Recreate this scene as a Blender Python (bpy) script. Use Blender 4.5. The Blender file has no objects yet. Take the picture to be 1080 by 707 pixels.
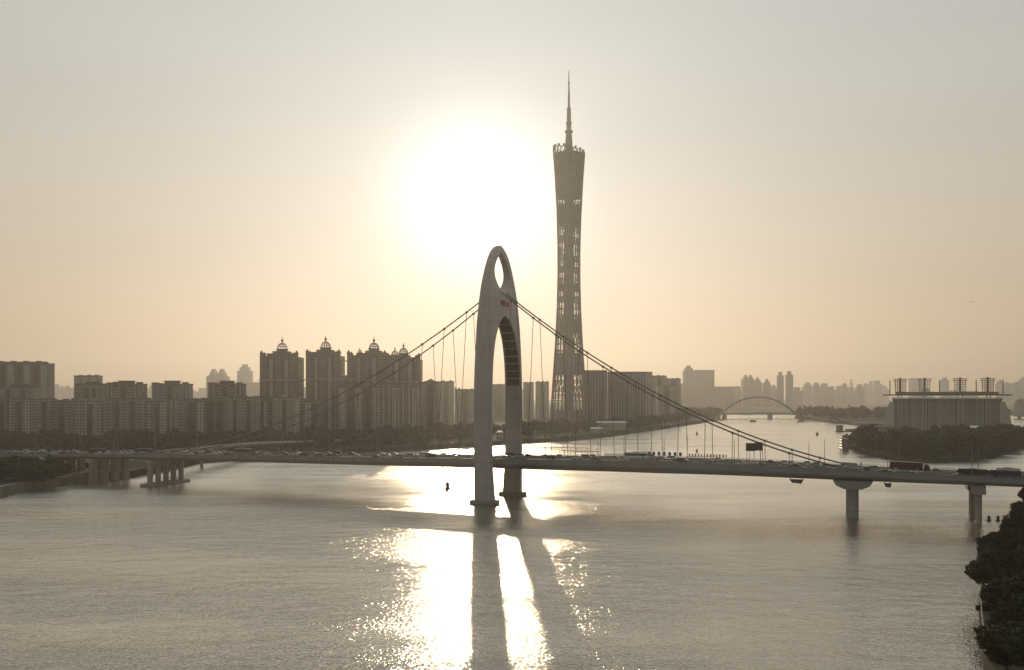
import bpy, bmesh, math, random
from mathutils import Vector, Matrix

# ------------------------------------------------------------------ camera, sky, sun
scene = bpy.context.scene
COL = scene.collection
F, H, HX, HY = 900.0, 52.0, 540.0, 418.0          # lens in photo pixels, eye height, horizon

cam_d = bpy.data.cameras.new("camera")
cam = bpy.data.objects.new("camera", cam_d)
COL.objects.link(cam)
cam.location = (0, 0, H)
cam.rotation_euler = (math.radians(90), 0, 0)
cam_d.sensor_width = 36
cam_d.lens = 36 * F / 1080
cam_d.shift_y = (HY - 353.5) / 1080
cam_d.clip_start = 1
cam_d.clip_end = 60000
scene.camera = cam

SUN = Vector((-0.0395, 1.0, 0.223)).normalized()
SUN_EL = math.asin(SUN.z)
SUN_AZ = math.atan2(SUN.x, SUN.y)

world = bpy.data.worlds.new("World")
scene.world = world
world.use_nodes = True
wn, wl = world.node_tree.nodes, world.node_tree.links
wn.clear()
w_out = wn.new("ShaderNodeOutputWorld")
w_bg = wn.new("ShaderNodeBackground")
w_bg.inputs["Strength"].default_value = 0.05
sky = wn.new("ShaderNodeTexSky")
sky.sky_type = 'NISHITA'
sky.sun_disc = False
sky.sun_elevation = SUN_EL
sky.sun_rotation = SUN_AZ
sky.altitude = 0
sky.air_density = 1.0
sky.dust_density = 0.8
sky.ozone_density = 1.0
w_tc = wn.new("ShaderNodeTexCoord")
w_dot = wn.new("ShaderNodeVectorMath"); w_dot.operation = 'DOT_PRODUCT'
w_dot.inputs[1].default_value = SUN
wl.new(w_tc.outputs["Generated"], w_dot.inputs[0])
w_ac = wn.new("ShaderNodeMath"); w_ac.operation = 'ARCCOSINE'
wl.new(w_dot.outputs["Value"], w_ac.inputs[0])


def w_math(op, a, b=None):
    n = wn.new("ShaderNodeMath"); n.operation = op
    for i, v in enumerate((a, b)):
        if v is None:
            continue
        if isinstance(v, (int, float)):
            n.inputs[i].default_value = v
        else:
            wl.new(v, n.inputs[i])
    return n.outputs[0]


def w_glow(width_deg, power, amount, colour):
    """The bright ring of hazy sky round the sun, falling off with the angle from it."""
    t = w_math('DIVIDE', w_ac.outputs[0], math.radians(width_deg))
    t = w_math('POWER', t, power)
    t = w_math('EXPONENT', w_math('MULTIPLY', t, -1.0))
    t = w_math('MULTIPLY', t, amount)
    n = wn.new("ShaderNodeVectorMath"); n.operation = 'SCALE'
    n.inputs[0].default_value = colour
    wl.new(t, n.inputs["Scale"])
    return n.outputs[0]


def w_add(a, b):
    n = wn.new("ShaderNodeVectorMath"); n.operation = 'ADD'
    wl.new(a, n.inputs[0]); wl.new(b, n.inputs[1])
    return n.outputs[0]


w_hsv = wn.new("ShaderNodeHueSaturation")
w_hsv.inputs["Saturation"].default_value = 0.22
wl.new(sky.outputs[0], w_hsv.inputs["Color"])
SKY_EVEN, SKY_LOW = (17.2, 19.4, 19.4), (27.5, 15.0, 3.0)
GLOWS = [(4.5, 2.0, 75.0, (1.0, 0.97, 0.90)), (20.0, 1.4, 11.5, (1.0, 0.985, 0.96))]
# even light of hazy air over the whole sky: peach low down, grey above, dimmer away from the sun
w_sep = wn.new("ShaderNodeSeparateXYZ")
wl.new(w_tc.outputs["Generated"], w_sep.inputs[0])
w_el = w_math('EXPONENT', w_math('MULTIPLY', w_math('MAXIMUM', w_sep.outputs[2], 0.0), -1 / 0.18))
w_mix = wn.new("ShaderNodeMix"); w_mix.data_type = 'RGBA'
wl.new(w_el, w_mix.inputs[0])
w_mix.inputs[6].default_value = SKY_EVEN + (1,)
w_mix.inputs[7].default_value = SKY_LOW + (1,)
w_side = wn.new("ShaderNodeMapRange")
wl.new(w_dot.outputs["Value"], w_side.inputs[0])
for i, v in enumerate((-1.0, 0.8, 0.4, 1.0)):
    w_side.inputs[i + 1].default_value = v
w_even = wn.new("ShaderNodeVectorMath"); w_even.operation = 'SCALE'
# faint uneven layers in the haze
w_map = wn.new("ShaderNodeMapping"); w_map.inputs["Scale"].default_value = (1.6, 1.6, 9.0)
wl.new(w_tc.outputs["Generated"], w_map.inputs["Vector"])
w_noi = wn.new("ShaderNodeTexNoise"); w_noi.inputs["Scale"].default_value = 1.3; w_noi.inputs["Detail"].default_value = 4
wl.new(w_map.outputs[0], w_noi.inputs["Vector"])
w_lay = w_math('MULTIPLY', w_side.outputs[0], w_math('ADD', w_math('MULTIPLY', w_noi.outputs[0], 0.16), 0.92))
wl.new(w_mix.outputs[2], w_even.inputs[0]); wl.new(w_lay, w_even.inputs["Scale"])
# thick air low down dims and reddens the sky's own brightness
w_ext = wn.new("ShaderNodeMix"); w_ext.data_type = 'RGBA'
wl.new(w_math('EXPONENT', w_math('MULTIPLY', w_math('MAXIMUM', w_sep.outputs[2], 0.0), -1 / 0.085)), w_ext.inputs[0])
w_ext.inputs[6].default_value = (0.62, 0.63, 0.64, 1)
w_ext.inputs[7].default_value = (0.24, 0.15, 0.065, 1)
w_dim = wn.new("ShaderNodeVectorMath"); w_dim.operation = 'MULTIPLY'
wl.new(w_hsv.outputs[0], w_dim.inputs[0]); wl.new(w_ext.outputs[2], w_dim.inputs[1])
acc = w_add(w_dim.outputs[0], w_even.outputs[0])
for g in GLOWS:
    w_gd = wn.new("ShaderNodeVectorMath"); w_gd.operation = 'MULTIPLY'
    wl.new(w_glow(*g), w_gd.inputs[0]); wl.new(w_ext.outputs[2], w_gd.inputs[1])
    acc = w_add(acc, w_gd.outputs[0])
wl.new(acc, w_bg.inputs["Color"])
wl.new(w_bg.outputs[0], w_out.inputs["Surface"])

sun_d = bpy.data.lights.new("sun", 'SUN')
sun_d.energy = 4.9
sun_d.angle = math.radians(0.53)
sun_d.color = (1.0, 0.79, 0.52)
sun = bpy.data.objects.new("sun", sun_d)
COL.objects.link(sun)
sun.rotation_euler = SUN.to_track_quat('Z', 'Y').to_euler()
sun.location = (-60, 900, 700)

vs = scene.view_settings
vs.view_transform = 'Standard'
vs.look = 'None'
vs.exposure = -1.14
vs.gamma = 1.0
vs.use_curve_mapping = False
scene.render.engine = 'CYCLES'
cy = scene.cycles
cy.use_denoising = True
cy.max_bounces = 6
cy.diffuse_bounces = 2
cy.glossy_bounces = 3
cy.transmission_bounces = 2
cy.transparent_max_bounces = 8
cy.volume_bounces = 0
cy.use_fast_gi = False
cy.sample_clamp_indirect = 6.0

HAZE_DENSITY = 0.000145
HAZE_G = 0.57
HAZE_COLOR = (0.88, 0.855, 0.83)

# ------------------------------------------------------------------ helpers


def W(px, py, y):
    """A photo pixel and a distance give a point in the world."""
    return Vector(((px - HX) / F * y, y, H - (py - HY) / F * y))


def shore(px, py, z=0.0):
    """The point of level z under a photo pixel."""
    y = (H - z) * F / (py - HY)
    return ((px - HX) / F * y, y)


class MB:
    def __init__(self):
        self.v, self.f = [], []

    def add(self, vs, fs):
        o = len(self.v)
        self.v += [tuple(p) for p in vs]
        self.f += [tuple(i + o for i in q) for q in fs]

    def box(self, x0, x1, y0, y1, z0, z1):
        self.add([(x0, y0, z0), (x1, y0, z0), (x1, y1, z0), (x0, y1, z0),
                  (x0, y0, z1), (x1, y0, z1), (x1, y1, z1), (x0, y1, z1)],
                 [(0, 3, 2, 1), (4, 5, 6, 7), (0, 1, 5, 4), (1, 2, 6, 5), (2, 3, 7, 6), (3, 0, 4, 7)])
        return self

    def cbox(self, cx, cy_, w, d, z0, z1):
        return self.box(cx - w / 2, cx + w / 2, cy_ - d / 2, cy_ + d / 2, z0, z1)

    def prism(self, poly, z0, z1):
        n = len(poly)
        a = sum(poly[i][0] * poly[(i + 1) % n][1] - poly[(i + 1) % n][0] * poly[i][1] for i in range(n))
        if a < 0:
            poly = poly[::-1]
        self.add([(p[0], p[1], z0) for p in poly] + [(p[0], p[1], z1) for p in poly],
                 [tuple(range(n - 1, -1, -1)), tuple(range(n, 2 * n))] +
                 [(i, (i + 1) % n, n + (i + 1) % n, n + i) for i in range(n)])
        return self

    def side_prism(self, poly, y0, y1):
        """A side outline in x, z pulled out along y."""
        n = len(poly)
        a = sum(poly[i][0] * poly[(i + 1) % n][1] - poly[(i + 1) % n][0] * poly[i][1] for i in range(n))
        if a < 0:
            poly = poly[::-1]
        self.add([(p[0], y0, p[1]) for p in poly] + [(p[0], y1, p[1]) for p in poly],
                 [tuple(range(n)), tuple(range(2 * n - 1, n - 1, -1))] +
                 [(i, n + i, n + (i + 1) % n, (i + 1) % n) for i in range(n)])
        return self

    def loft(self, rings, close=True, caps=True):
        n = len(rings[0])
        o = len(self.v)
        for r in rings:
            self.v += [tuple(p) for p in r]
        for k in range(len(rings) - 1):
            for i in range(n if close else n - 1):
                j = (i + 1) % n
                self.f.append((o + k * n + i, o + k * n + j, o + (k + 1) * n + j, o + (k + 1) * n + i))
        if caps and close:
            self.f.append(tuple(o + i for i in range(n - 1, -1, -1)))
            self.f.append(tuple(o + (len(rings) - 1) * n + i for i in range(n)))
        return self

    def tube(self, pts, r, n=6, caps=True):
        pts = [Vector(p) for p in pts]
        rings = []
        for k, p in enumerate(pts):
            if k == 0:
                d = pts[1] - pts[0]
            elif k == len(pts) - 1:
                d = pts[-1] - pts[-2]
            else:
                d = pts[k + 1] - pts[k - 1]
            d.normalize()
            up = Vector((0, 0, 1)) if abs(d.z) < 0.9 else Vector((1, 0, 0))
            a = d.cross(up).normalized()
            b = d.cross(a).normalized()
            rr = r[k] if isinstance(r, (list, tuple)) else r
            rings.append([p + (a * math.cos(t) + b * math.sin(t)) * rr
                          for t in [2 * math.pi * i / n for i in range(n)]][::-1])
        return self.loft(rings, caps=caps)

    def lathe(self, prof, n=16, cx=0, cy_=0):
        rings = [[(cx + r * math.cos(2 * math.pi * i / n), cy_ + r * math.sin(2 * math.pi * i / n), z)
                  for i in range(n)] for r, z in prof]
        return self.loft(rings)

    def build(self, name, mat, parent=None, smooth=False):
        me = bpy.data.meshes.new(name)
        me.from_pydata(self.v, [], self.f)
        me.update()
        if smooth:
            me.polygons.foreach_set("use_smooth", [True] * len(me.polygons))
        if mat:
            me.materials.append(mat)
        o = bpy.data.objects.new(name, me)
        COL.objects.link(o)
        if parent:
            o.parent = parent
        return o


def tag(o, label=None, cat=None, group=None, kind=None):
    if label:
        n = len(label.split())
        assert 4 <= n <= 16, label
        o['label'] = label
    if cat:
        o['category'] = cat
    if group:
        o['group'] = group
    if kind:
        o['kind'] = kind
    return o


def thing(name, loc, rz=0.0, label=None, cat=None, group=None):
    o = bpy.data.objects.new(name, None)
    COL.objects.link(o)
    o.empty_display_size = 1
    o.location = loc
    o.rotation_euler = (0, 0, rz)
    return tag(o, label, cat, group)


def dup(root, loc, rz=0.0, scale=None, label=None):
    def cp(o, parent):
        c = o.copy()
        COL.objects.link(c)
        if parent:
            c.parent = parent
        for ch in KIDS.get(o.name, []):
            cp(ch, c)
        return c
    KIDS = {}
    stack = [root]
    while stack:
        o = stack.pop()
        KIDS[o.name] = list(o.children)
        stack += KIDS[o.name]
    r = cp(root, None)
    r.location = loc
    r.rotation_euler = (0, 0, rz)
    if scale is not None:
        r.scale = (scale, scale, scale) if isinstance(scale, (int, float)) else scale
    if label:
        tag(r, label)
    return r


ORD = "zeroth first second third fourth fifth sixth seventh eighth ninth tenth eleventh twelfth thirteenth fourteenth fifteenth sixteenth seventeenth eighteenth nineteenth twentieth".split()

# ------------------------------------------------------------------ materials


def new_mat(name):
    m = bpy.data.materials.new(name)
    m.use_nodes = True
    nt = m.node_tree
    return m, nt.nodes, nt.links, nt.nodes["Principled BSDF"]


def plain(name, col, rough=0.6, metal=0.0, var=0.25, scale=0.3, spec=0.3):
    """One colour with uneven weathering."""
    m, n, l, b = new_mat(name)
    tc = n.new("ShaderNodeTexCoord")
    no = n.new("ShaderNodeTexNoise")
    no.inputs["Scale"].default_value = scale
    no.inputs["Detail"].default_value = 5
    l.new(tc.outputs["Object"], no.inputs["Vector"])
    mr = n.new("ShaderNodeMapRange")
    mr.inputs[1].default_value = 0.3; mr.inputs[2].default_value = 0.7
    mr.inputs[3].default_value = 1 - var; mr.inputs[4].default_value = 1 + var
    l.new(no.outputs[0], mr.inputs[0])
    vm = n.new("ShaderNodeVectorMath"); vm.operation = 'SCALE'
    vm.inputs[0].default_value = col
    l.new(mr.outputs[0], vm.inputs["Scale"])
    l.new(vm.outputs[0], b.inputs["Base Color"])
    b.inputs["Roughness"].default_value = rough
    b.inputs["Metallic"].default_value = metal
    b.inputs["Specular IOR Level"].default_value = spec
    return m


def facade(name, wall, glass=(0.05, 0.055, 0.06), bay=3.6, floor=3.1, wfrac=0.55, hfrac=0.5, band=0.0):
    """Wall with rows of windows, laid out in metres on whichever side a face looks to."""
    m, n, l, b = new_mat(name)

    def mt(op, a, c=None):
        q = n.new("ShaderNodeMath"); q.operation = op
        for i, v in enumerate((a, c)):
            if v is None:
                continue
            if isinstance(v, (int, float)):
                q.inputs[i].default_value = v
            else:
                l.new(v, q.inputs[i])
        return q.outputs[0]
    tc = n.new("ShaderNodeTexCoord")
    sp = n.new("ShaderNodeSeparateXYZ"); l.new(tc.outputs["Object"], sp.inputs[0])
    sn = n.new("ShaderNodeSeparateXYZ"); l.new(tc.outputs["Normal"], sn.inputs[0])
    ax = mt('GREATER_THAN', mt('ABSOLUTE', sn.outputs[0]), 0.6)
    u = mt('ADD', mt('MULTIPLY', sp.outputs[1], ax), mt('MULTIPLY', sp.outputs[0], mt('SUBTRACT', 1.0, ax)))
    fu = mt('FRACT', mt('DIVIDE', mt('ADD', u, 500.0), bay))
    fz = mt('FRACT', mt('DIVIDE', mt('ADD', sp.outputs[2], 0.4), floor))
    mu = mt('LESS_THAN', mt('ABSOLUTE', mt('SUBTRACT', fu, 0.5)), wfrac / 2)
    mz = mt('LESS_THAN', mt('ABSOLUTE', mt('SUBTRACT', fz, 0.5)), hfrac / 2)
    flat = mt('LESS_THAN', mt('ABSOLUTE', sn.outputs[2]), 0.5)
    mask = mt('MULTIPLY', mt('MULTIPLY', mu, mz), flat)
    no = n.new("ShaderNodeTexNoise")
    no.inputs["Scale"].default_value = 0.11; no.inputs["Detail"].default_value = 4
    l.new(tc.outputs["Object"], no.inputs["Vector"])
    vm = n.new("ShaderNodeVectorMath"); vm.operation = 'SCALE'
    vm.inputs[0].default_value = wall
    l.new(mt('ADD', 0.7, mt('MULTIPLY', no.outputs[0], 0.6)), vm.inputs["Scale"])
    # each window its own darkness
    wh = n.new("ShaderNodeTexWhiteNoise"); wh.noise_dimensions = '2D'
    cv = n.new("ShaderNodeCombineXYZ")
    l.new(mt('FLOOR', mt('DIVIDE', mt('ADD', u, 500.0), bay)), cv.inputs[0])
    l.new(mt('FLOOR', mt('DIVIDE', mt('ADD', sp.outputs[2], 0.4), floor)), cv.inputs[1])
    l.new(cv.outputs[0], wh.inputs["Vector"])
    gm = n.new("ShaderNodeVectorMath"); gm.operation = 'SCALE'
    gm.inputs[0].default_value = glass
    l.new(mt('ADD', 0.5, mt('MULTIPLY', wh.outputs["Value"], 1.6)), gm.inputs["Scale"])
    mx = n.new("ShaderNodeMix"); mx.data_type = 'RGBA'
    l.new(mask, mx.inputs[0])
    l.new(vm.outputs[0], mx.inputs[6]); l.new(gm.outputs[0], mx.inputs[7])
    l.new(mx.outputs[2], b.inputs["Base Color"])
    l.new(mt('SUBTRACT', 0.8, mt('MULTIPLY', mask, 0.6)), b.inputs["Roughness"])
    return m


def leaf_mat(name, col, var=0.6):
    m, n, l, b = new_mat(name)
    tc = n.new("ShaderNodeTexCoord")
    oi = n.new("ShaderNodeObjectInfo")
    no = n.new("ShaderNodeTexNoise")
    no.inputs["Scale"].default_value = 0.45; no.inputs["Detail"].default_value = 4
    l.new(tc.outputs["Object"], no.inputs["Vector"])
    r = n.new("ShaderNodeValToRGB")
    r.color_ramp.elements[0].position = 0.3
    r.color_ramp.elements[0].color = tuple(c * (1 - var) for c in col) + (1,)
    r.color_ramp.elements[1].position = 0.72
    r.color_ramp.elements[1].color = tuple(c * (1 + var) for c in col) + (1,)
    l.new(no.outputs[0], r.inputs[0])
    hs = n.new("ShaderNodeHueSaturation")
    mr = n.new("ShaderNodeMapRange")
    mr.inputs[3].default_value = 0.47; mr.inputs[4].default_value = 0.53
    l.new(oi.outputs["Random"], mr.inputs[0]); l.new(mr.outputs[0], hs.inputs["Hue"])
    mv = n.new("ShaderNodeMapRange")
    mv.inputs[3].default_value = 0.7; mv.inputs[4].default_value = 1.3
    l.new(oi.outputs["Random"], mv.inputs[0]); l.new(mv.outputs[0], hs.inputs["Value"])
    l.new(r.outputs[0], hs.inputs["Color"])
    l.new(hs.outputs[0], b.inputs["Base Color"])
    b.inputs["Roughness"].default_value = 0.8
    b.inputs["Specular IOR Level"].default_value = 0.08
    return m


def water_mat():
    m, n, l, b = new_mat("river_water")
    tc = n.new("ShaderNodeTexCoord")
    mp = n.new("ShaderNodeMapping")
    mp.inputs["Scale"].default_value = (0.6, 1.0, 1.0)
    mp.inputs["Rotation"].default_value = (0, 0, math.radians(14))
    l.new(tc.outputs["Object"], mp.inputs["Vector"])

    def noise(scale, detail, rough=0.55, vec=mp.outputs[0]):
        q = n.new("ShaderNodeTexNoise")
        q.inputs["Scale"].default_value = scale
        q.inputs["Detail"].default_value = detail
        q.inputs["Roughness"].default_value = rough
        l.new(vec, q.inputs["Vector"])
        return q.outputs[0]
    small = noise(1.9, 1.5, 0.5)
    mid = noise(0.2, 2, 0.5)
    # wind patches: calm and ruffled water
    mp2 = n.new("ShaderNodeMapping")
    mp2.inputs["Scale"].default_value = (0.35, 1.0, 1.0)
    l.new(tc.outputs["Object"], mp2.inputs["Vector"])
    patch = noise(0.012, 4, 0.6, mp2.outputs[0])
    pr = n.new("ShaderNodeMapRange")
    pr.inputs[1].default_value = 0.36; pr.inputs[2].default_value = 0.64
    pr.inputs[3].default_value = 0.3; pr.inputs[4].default_value = 1.0
    l.new(patch, pr.inputs[0])
    add = n.new("ShaderNodeMath"); add.operation = 'MULTIPLY_ADD'
    l.new(mid, add.inputs[0]); add.inputs[1].default_value = 1.5
    l.new(small, add.inputs[2])
    mul = n.new("ShaderNodeMath"); mul.operation = 'MULTIPLY'
    l.new(add.outputs[0], mul.inputs[0]); l.new(pr.outputs[0], mul.inputs[1])
    bp = n.new("ShaderNodeBump")
    bp.inputs["Strength"].default_value = 1.0
    bp.inputs["Distance"].default_value = WAVE
    # ruffled in front of the bridge, sheltered and calmer beyond it
    sp = n.new("ShaderNodeSeparateXYZ"); l.new(tc.outputs["Object"], sp.inputs[0])
    yy = n.new("ShaderNodeMath"); yy.operation = 'DIVIDE'
    l.new(sp.outputs[1], yy.inputs[0]); yy.inputs[1].default_value = 1000.0

    def profile(table):
        q = n.new("ShaderNodeValToRGB")
        els = q.color_ramp.elements
        els[0].position, els[1].position = table[0][0], table[-1][0]
        for k, (p, v) in enumerate([table[0], table[-1]]):
            els[k].color = (v, v, v, 1)
        for p, v in table[1:-1]:
            e = els.new(p)
            e.color = (v, v, v, 1)
        l.new(yy.outputs[0], q.inputs[0])
        return q
    ry = profile(WATER_ROUGH)
    am = n.new("ShaderNodeMath"); am.operation = 'MULTIPLY'
    l.new(mul.outputs[0], am.inputs[0]); l.new(profile(WATER_AMP).outputs[0], am.inputs[1])
    l.new(am.outputs[0], bp.inputs["Height"])
    # silty water below, a mirror skin above that grows towards grazing views (Schlick)
    gl = n.new("ShaderNodeBsdfAnisotropic")
    gl.inputs["Color"].default_value = (1.0, 0.965, 0.90, 1)
    mp3 = n.new("ShaderNodeMapping")
    mp3.inputs["Scale"].default_value = (0.22, 1.0, 1.0)
    mp3.inputs["Rotation"].default_value = (0, 0, math.radians(-9))
    l.new(tc.outputs["Object"], mp3.inputs["Vector"])
    streak = noise(0.03, 5, 0.6, mp3.outputs[0])
    sr = n.new("ShaderNodeMapRange")
    l.new(streak, sr.inputs[0])
    for i, v in enumerate((0.35, 0.65, -0.06, 0.07)):
        sr.inputs[i + 1].default_value = v
    ra = n.new("ShaderNodeMath"); ra.operation = 'ADD'
    l.new(ry.outputs[0], ra.inputs[0]); l.new(sr.outputs[0], ra.inputs[1])
    l.new(ra.outputs[0], gl.inputs["Roughness"])
    l.new(bp.outputs[0], gl.inputs["Normal"])
    df = n.new("ShaderNodeBsdfDiffuse")
    df.inputs["Color"].default_value = (0.135, 0.108, 0.062, 1)
    l.new(bp.outputs[0], df.inputs["Normal"])
    lw = n.new("ShaderNodeLayerWeight"); lw.inputs["Blend"].default_value = 0.5
    pw = n.new("ShaderNodeMath"); pw.operation = 'POWER'
    l.new(lw.outputs["Facing"], pw.inputs[0]); pw.inputs[1].default_value = WATER_POW
    fr = n.new("ShaderNodeMath"); fr.operation = 'MULTIPLY_ADD'
    l.new(pw.outputs[0], fr.inputs[0]); fr.inputs[1].default_value = 0.95; fr.inputs[2].default_value = 0.04
    mx = n.new("ShaderNodeMixShader")
    l.new(fr.outputs[0], mx.inputs[0]); l.new(df.outputs[0], mx.inputs[1]); l.new(gl.outputs[0], mx.inputs[2])
    l.new(mx.outputs[0], n["Material Output"].inputs[0])
    n.remove(b)
    return m


WAVE, WATER_POW = 0.41, 2.15
WATER_ROUGH = [(0.16, 0.09), (0.36, 0.11), (0.45, 0.20), (0.56, 0.28), (0.64, 0.28), (0.9, 0.19)]
WATER_AMP = [(0.36, 1.0), (0.52, 0.8)]
M = {}
M['water'] = water_mat()
M['ground'] = plain('bank_soil', (0.035, 0.036, 0.022), 0.95, var=0.5, scale=0.02)
M['quay'] = plain('quay_stone', (0.16, 0.145, 0.12), 0.9, var=0.35, scale=0.15)
M['path'] = plain('path_paving', (0.30, 0.27, 0.23), 0.85)
M['asphalt'] = plain('asphalt', (0.055, 0.052, 0.05), 0.85, var=0.2, scale=0.08)

M['girder'] = plain('girder_paint', (0.22, 0.225, 0.23), 0.55, var=0.12, scale=0.1)
M['soffit'] = plain('girder_underside', (0.16, 0.155, 0.15), 0.8, var=0.2, scale=0.1)


def jointed(name, col, step, rough):
    """Painted panels: a dark joint every few metres of height, rain streaks running down."""
    m, n, l, b = new_mat(name)

    def mt(op, a, c):
        q = n.new("ShaderNodeMath"); q.operation = op
        for i, v in enumerate((a, c)):
            if isinstance(v, (int, float)):
                q.inputs[i].default_value = v
            else:
                l.new(v, q.inputs[i])
        return q.outputs[0]
    tc = n.new("ShaderNodeTexCoord")
    sp = n.new("ShaderNodeSeparateXYZ"); l.new(tc.outputs["Object"], sp.inputs[0])
    fz = n.new("ShaderNodeMath"); fz.operation = 'FRACT'
    l.new(mt('DIVIDE', sp.outputs[2], step), fz.inputs[0])
    joint = mt('MULTIPLY', mt('LESS_THAN', fz.outputs[0], 0.28 / step), 0.22)
    mp = n.new("ShaderNodeMapping"); mp.inputs["Scale"].default_value = (0.9, 0.9, 0.035)
    l.new(tc.outputs["Object"], mp.inputs["Vector"])
    no = n.new("ShaderNodeTexNoise"); no.inputs["Scale"].default_value = 1.0; no.inputs["Detail"].default_value = 5
    l.new(mp.outputs[0], no.inputs["Vector"])
    n2 = n.new("ShaderNodeTexNoise"); n2.inputs["Scale"].default_value = 0.12; n2.inputs["Detail"].default_value = 4
    l.new(tc.outputs["Object"], n2.inputs["Vector"])
    v = mt('ADD', mt('ADD', mt('MULTIPLY', no.outputs[0], 0.5), mt('MULTIPLY', n2.outputs[0], 0.35)), 0.575)
    vm = n.new("ShaderNodeVectorMath"); vm.operation = 'SCALE'
    vm.inputs[0].default_value = col
    l.new(mt('MULTIPLY', v, mt('SUBTRACT', 1.0, joint)), vm.inputs["Scale"])
    l.new(vm.outputs[0], b.inputs["Base Color"])
    b.inputs["Roughness"].default_value = rough
    b.inputs["Specular IOR Level"].default_value = 0.3
    return m


M['concrete'] = jointed('bridge_concrete', (0.30, 0.28, 0.255), 3.0, 0.8)
M['pylon'] = jointed('pylon_paint', (0.43, 0.40, 0.385), 4.0, 0.5)
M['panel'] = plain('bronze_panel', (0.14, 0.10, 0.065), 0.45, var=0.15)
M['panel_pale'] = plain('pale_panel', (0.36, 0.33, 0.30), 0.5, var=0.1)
M['red'] = plain('red_letter', (0.30, 0.04, 0.03), 0.5, var=0.05)
M['cable'] = plain('cable_sheath', (0.13, 0.12, 0.11), 0.6, var=0.1)
M['wing'] = plain('wing_membrane', (0.42, 0.41, 0.39), 0.7, var=0.1)
M['steel'] = plain('steel_grey', (0.22, 0.21, 0.20), 0.5, metal=0.3, var=0.1)
M['lattice'] = plain('tower_steel', (0.17, 0.165, 0.16), 0.5, metal=0.2, var=0.1)
M['tower_floor'] = facade('tower_glass_floor', (0.13, 0.125, 0.12), (0.06, 0.06, 0.06), 3, 4.5, 0.8, 0.6)
M['white'] = plain('white_paint', (0.75, 0.74, 0.71), 0.45, var=0.08)
M['dark'] = plain('dark_metal', (0.05, 0.05, 0.05), 0.55, var=0.1)
M['glass'] = plain('dark_glass', (0.03, 0.033, 0.036), 0.08, var=0.1, spec=0.6)
M['tyre'] = plain('tyre_rubber', (0.025, 0.025, 0.025), 0.85, var=0.1)
M['line'] = plain('road_paint', (0.72, 0.71, 0.66), 0.7, var=0.15)
M['bark'] = plain('bark', (0.09, 0.07, 0.05), 0.9, var=0.3, scale=1.5)
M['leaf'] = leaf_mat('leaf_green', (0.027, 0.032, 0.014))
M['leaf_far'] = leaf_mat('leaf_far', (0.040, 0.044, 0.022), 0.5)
M['leaf_red'] = leaf_mat('leaf_red', (0.12, 0.045, 0.025))
M['skyline'] = facade('skyline_wall', (0.30, 0.28, 0.26), (0.07, 0.07, 0.08), 5, 3.6, 0.6, 0.5)
M['skyline_roof'] = plain('skyline_roof', (0.22, 0.20, 0.19), 0.85)
CAR_COLOURS = {'white': (0.78, 0.78, 0.76), 'silver': (0.45, 0.45, 0.45), 'black': (0.02, 0.02, 0.022),
               'grey': (0.16, 0.165, 0.17), 'dark red': (0.075, 0.022, 0.02), 'dark blue': (0.03, 0.05, 0.12)}
for c, rgb in CAR_COLOURS.items():
    M['car_' + c] = plain('car_paint_' + c.replace(' ', '_'), rgb, 0.3, var=0.04, spec=0.6)

# ------------------------------------------------------------------ the setting
wmb = MB()
# a sheet with finer cells near by is not needed: waves are in the shading
wmb.add([(-8500, -1400, 0), (8500, -1400, 0), (8500, 12500, 0), (-8500, 12500, 0)], [(0, 1, 2, 3)])
tag(wmb.build('river', M['water']), kind='structure')

GZ = 4.5
left_line = [(-300, 250), (-268, 380), shore(0, 524), shore(35, 516), shore(75, 511), shore(110, 507), shore(140, 503.5),
             (-240, 600), shore(215, 488), shore(330, 480.5), shore(440, 475.0), shore(500, 471.0), shore(560, 467),
             shore(600, 465), shore(640, 461.2), shore(672, 456.5), shore(700, 452.5), shore(725, 448.5), shore(740, 446.4), shore(752, 443.2), shore(760, 440.0)]


def bank(name, edge, rest, z=GZ, m='ground'):
    """Land with a sloping stone edge down to the water."""
    o = MB().prism(edge + rest, -0.6, z - 0.004).build(name, M[m])
    return tag(o, kind='structure')


bank('left_bank_ground', left_line, [(500, 2500), (-6000, 2500), (-6000, 250)])
bank('far_ground', [(-8000, 2420), (8000, 2420)], [(8000, 12000), (-8000, 12000)], GZ - 0.3)
right_line = [shore(838, 441.5), shore(870, 445.5), shore(895, 447.8), shore(905, 449.5), shore(960, 450), shore(1030, 449), shore(1063, 444)]
bank('right_bank_ground', right_line, [shore(1064, 437), shore(1000, 437), shore(845, 437)], GZ + 0.2)
island_line = [shore(893, 461), shore(897, 473), shore(912, 480), shore(940, 485.5), shore(985, 488.5), shore(1022, 487.5),
               shore(1048, 483.5), shore(1066, 478), shore(1090, 471), shore(1120, 464)]
bank('island_ground', island_line, [shore(1140, 455.5), shore(1000, 455.5), shore(905, 456)], 1.6)
near_line = [(70, 100), (89.5, 162), (111, 203), (150, 262), (200, 312), (262, 345)]
bank('near_bank_ground', near_line, [(520, 380), (520, 100)], 3.0)

# ------------------------------------------------------------------ the suspension bridge
BX, BY = -6.5, 430.5
BROT = -math.atan2(0.355, 0.935)
CB, SB = math.cos(BROT), math.sin(BROT)


def bw(s, t, z=0.0):
    return Vector((BX + s * CB - t * SB, BY + s * SB + t * CB, z))


def interp(tab, x):
    if x <= tab[0][0]:
        return tab[0][1]
    for (a, va), (b, vb) in zip(tab, tab[1:]):
        if x <= b:
            k = (x - a) / (b - a)
            return va + (vb - va) * k
    return tab[-1][1]


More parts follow.
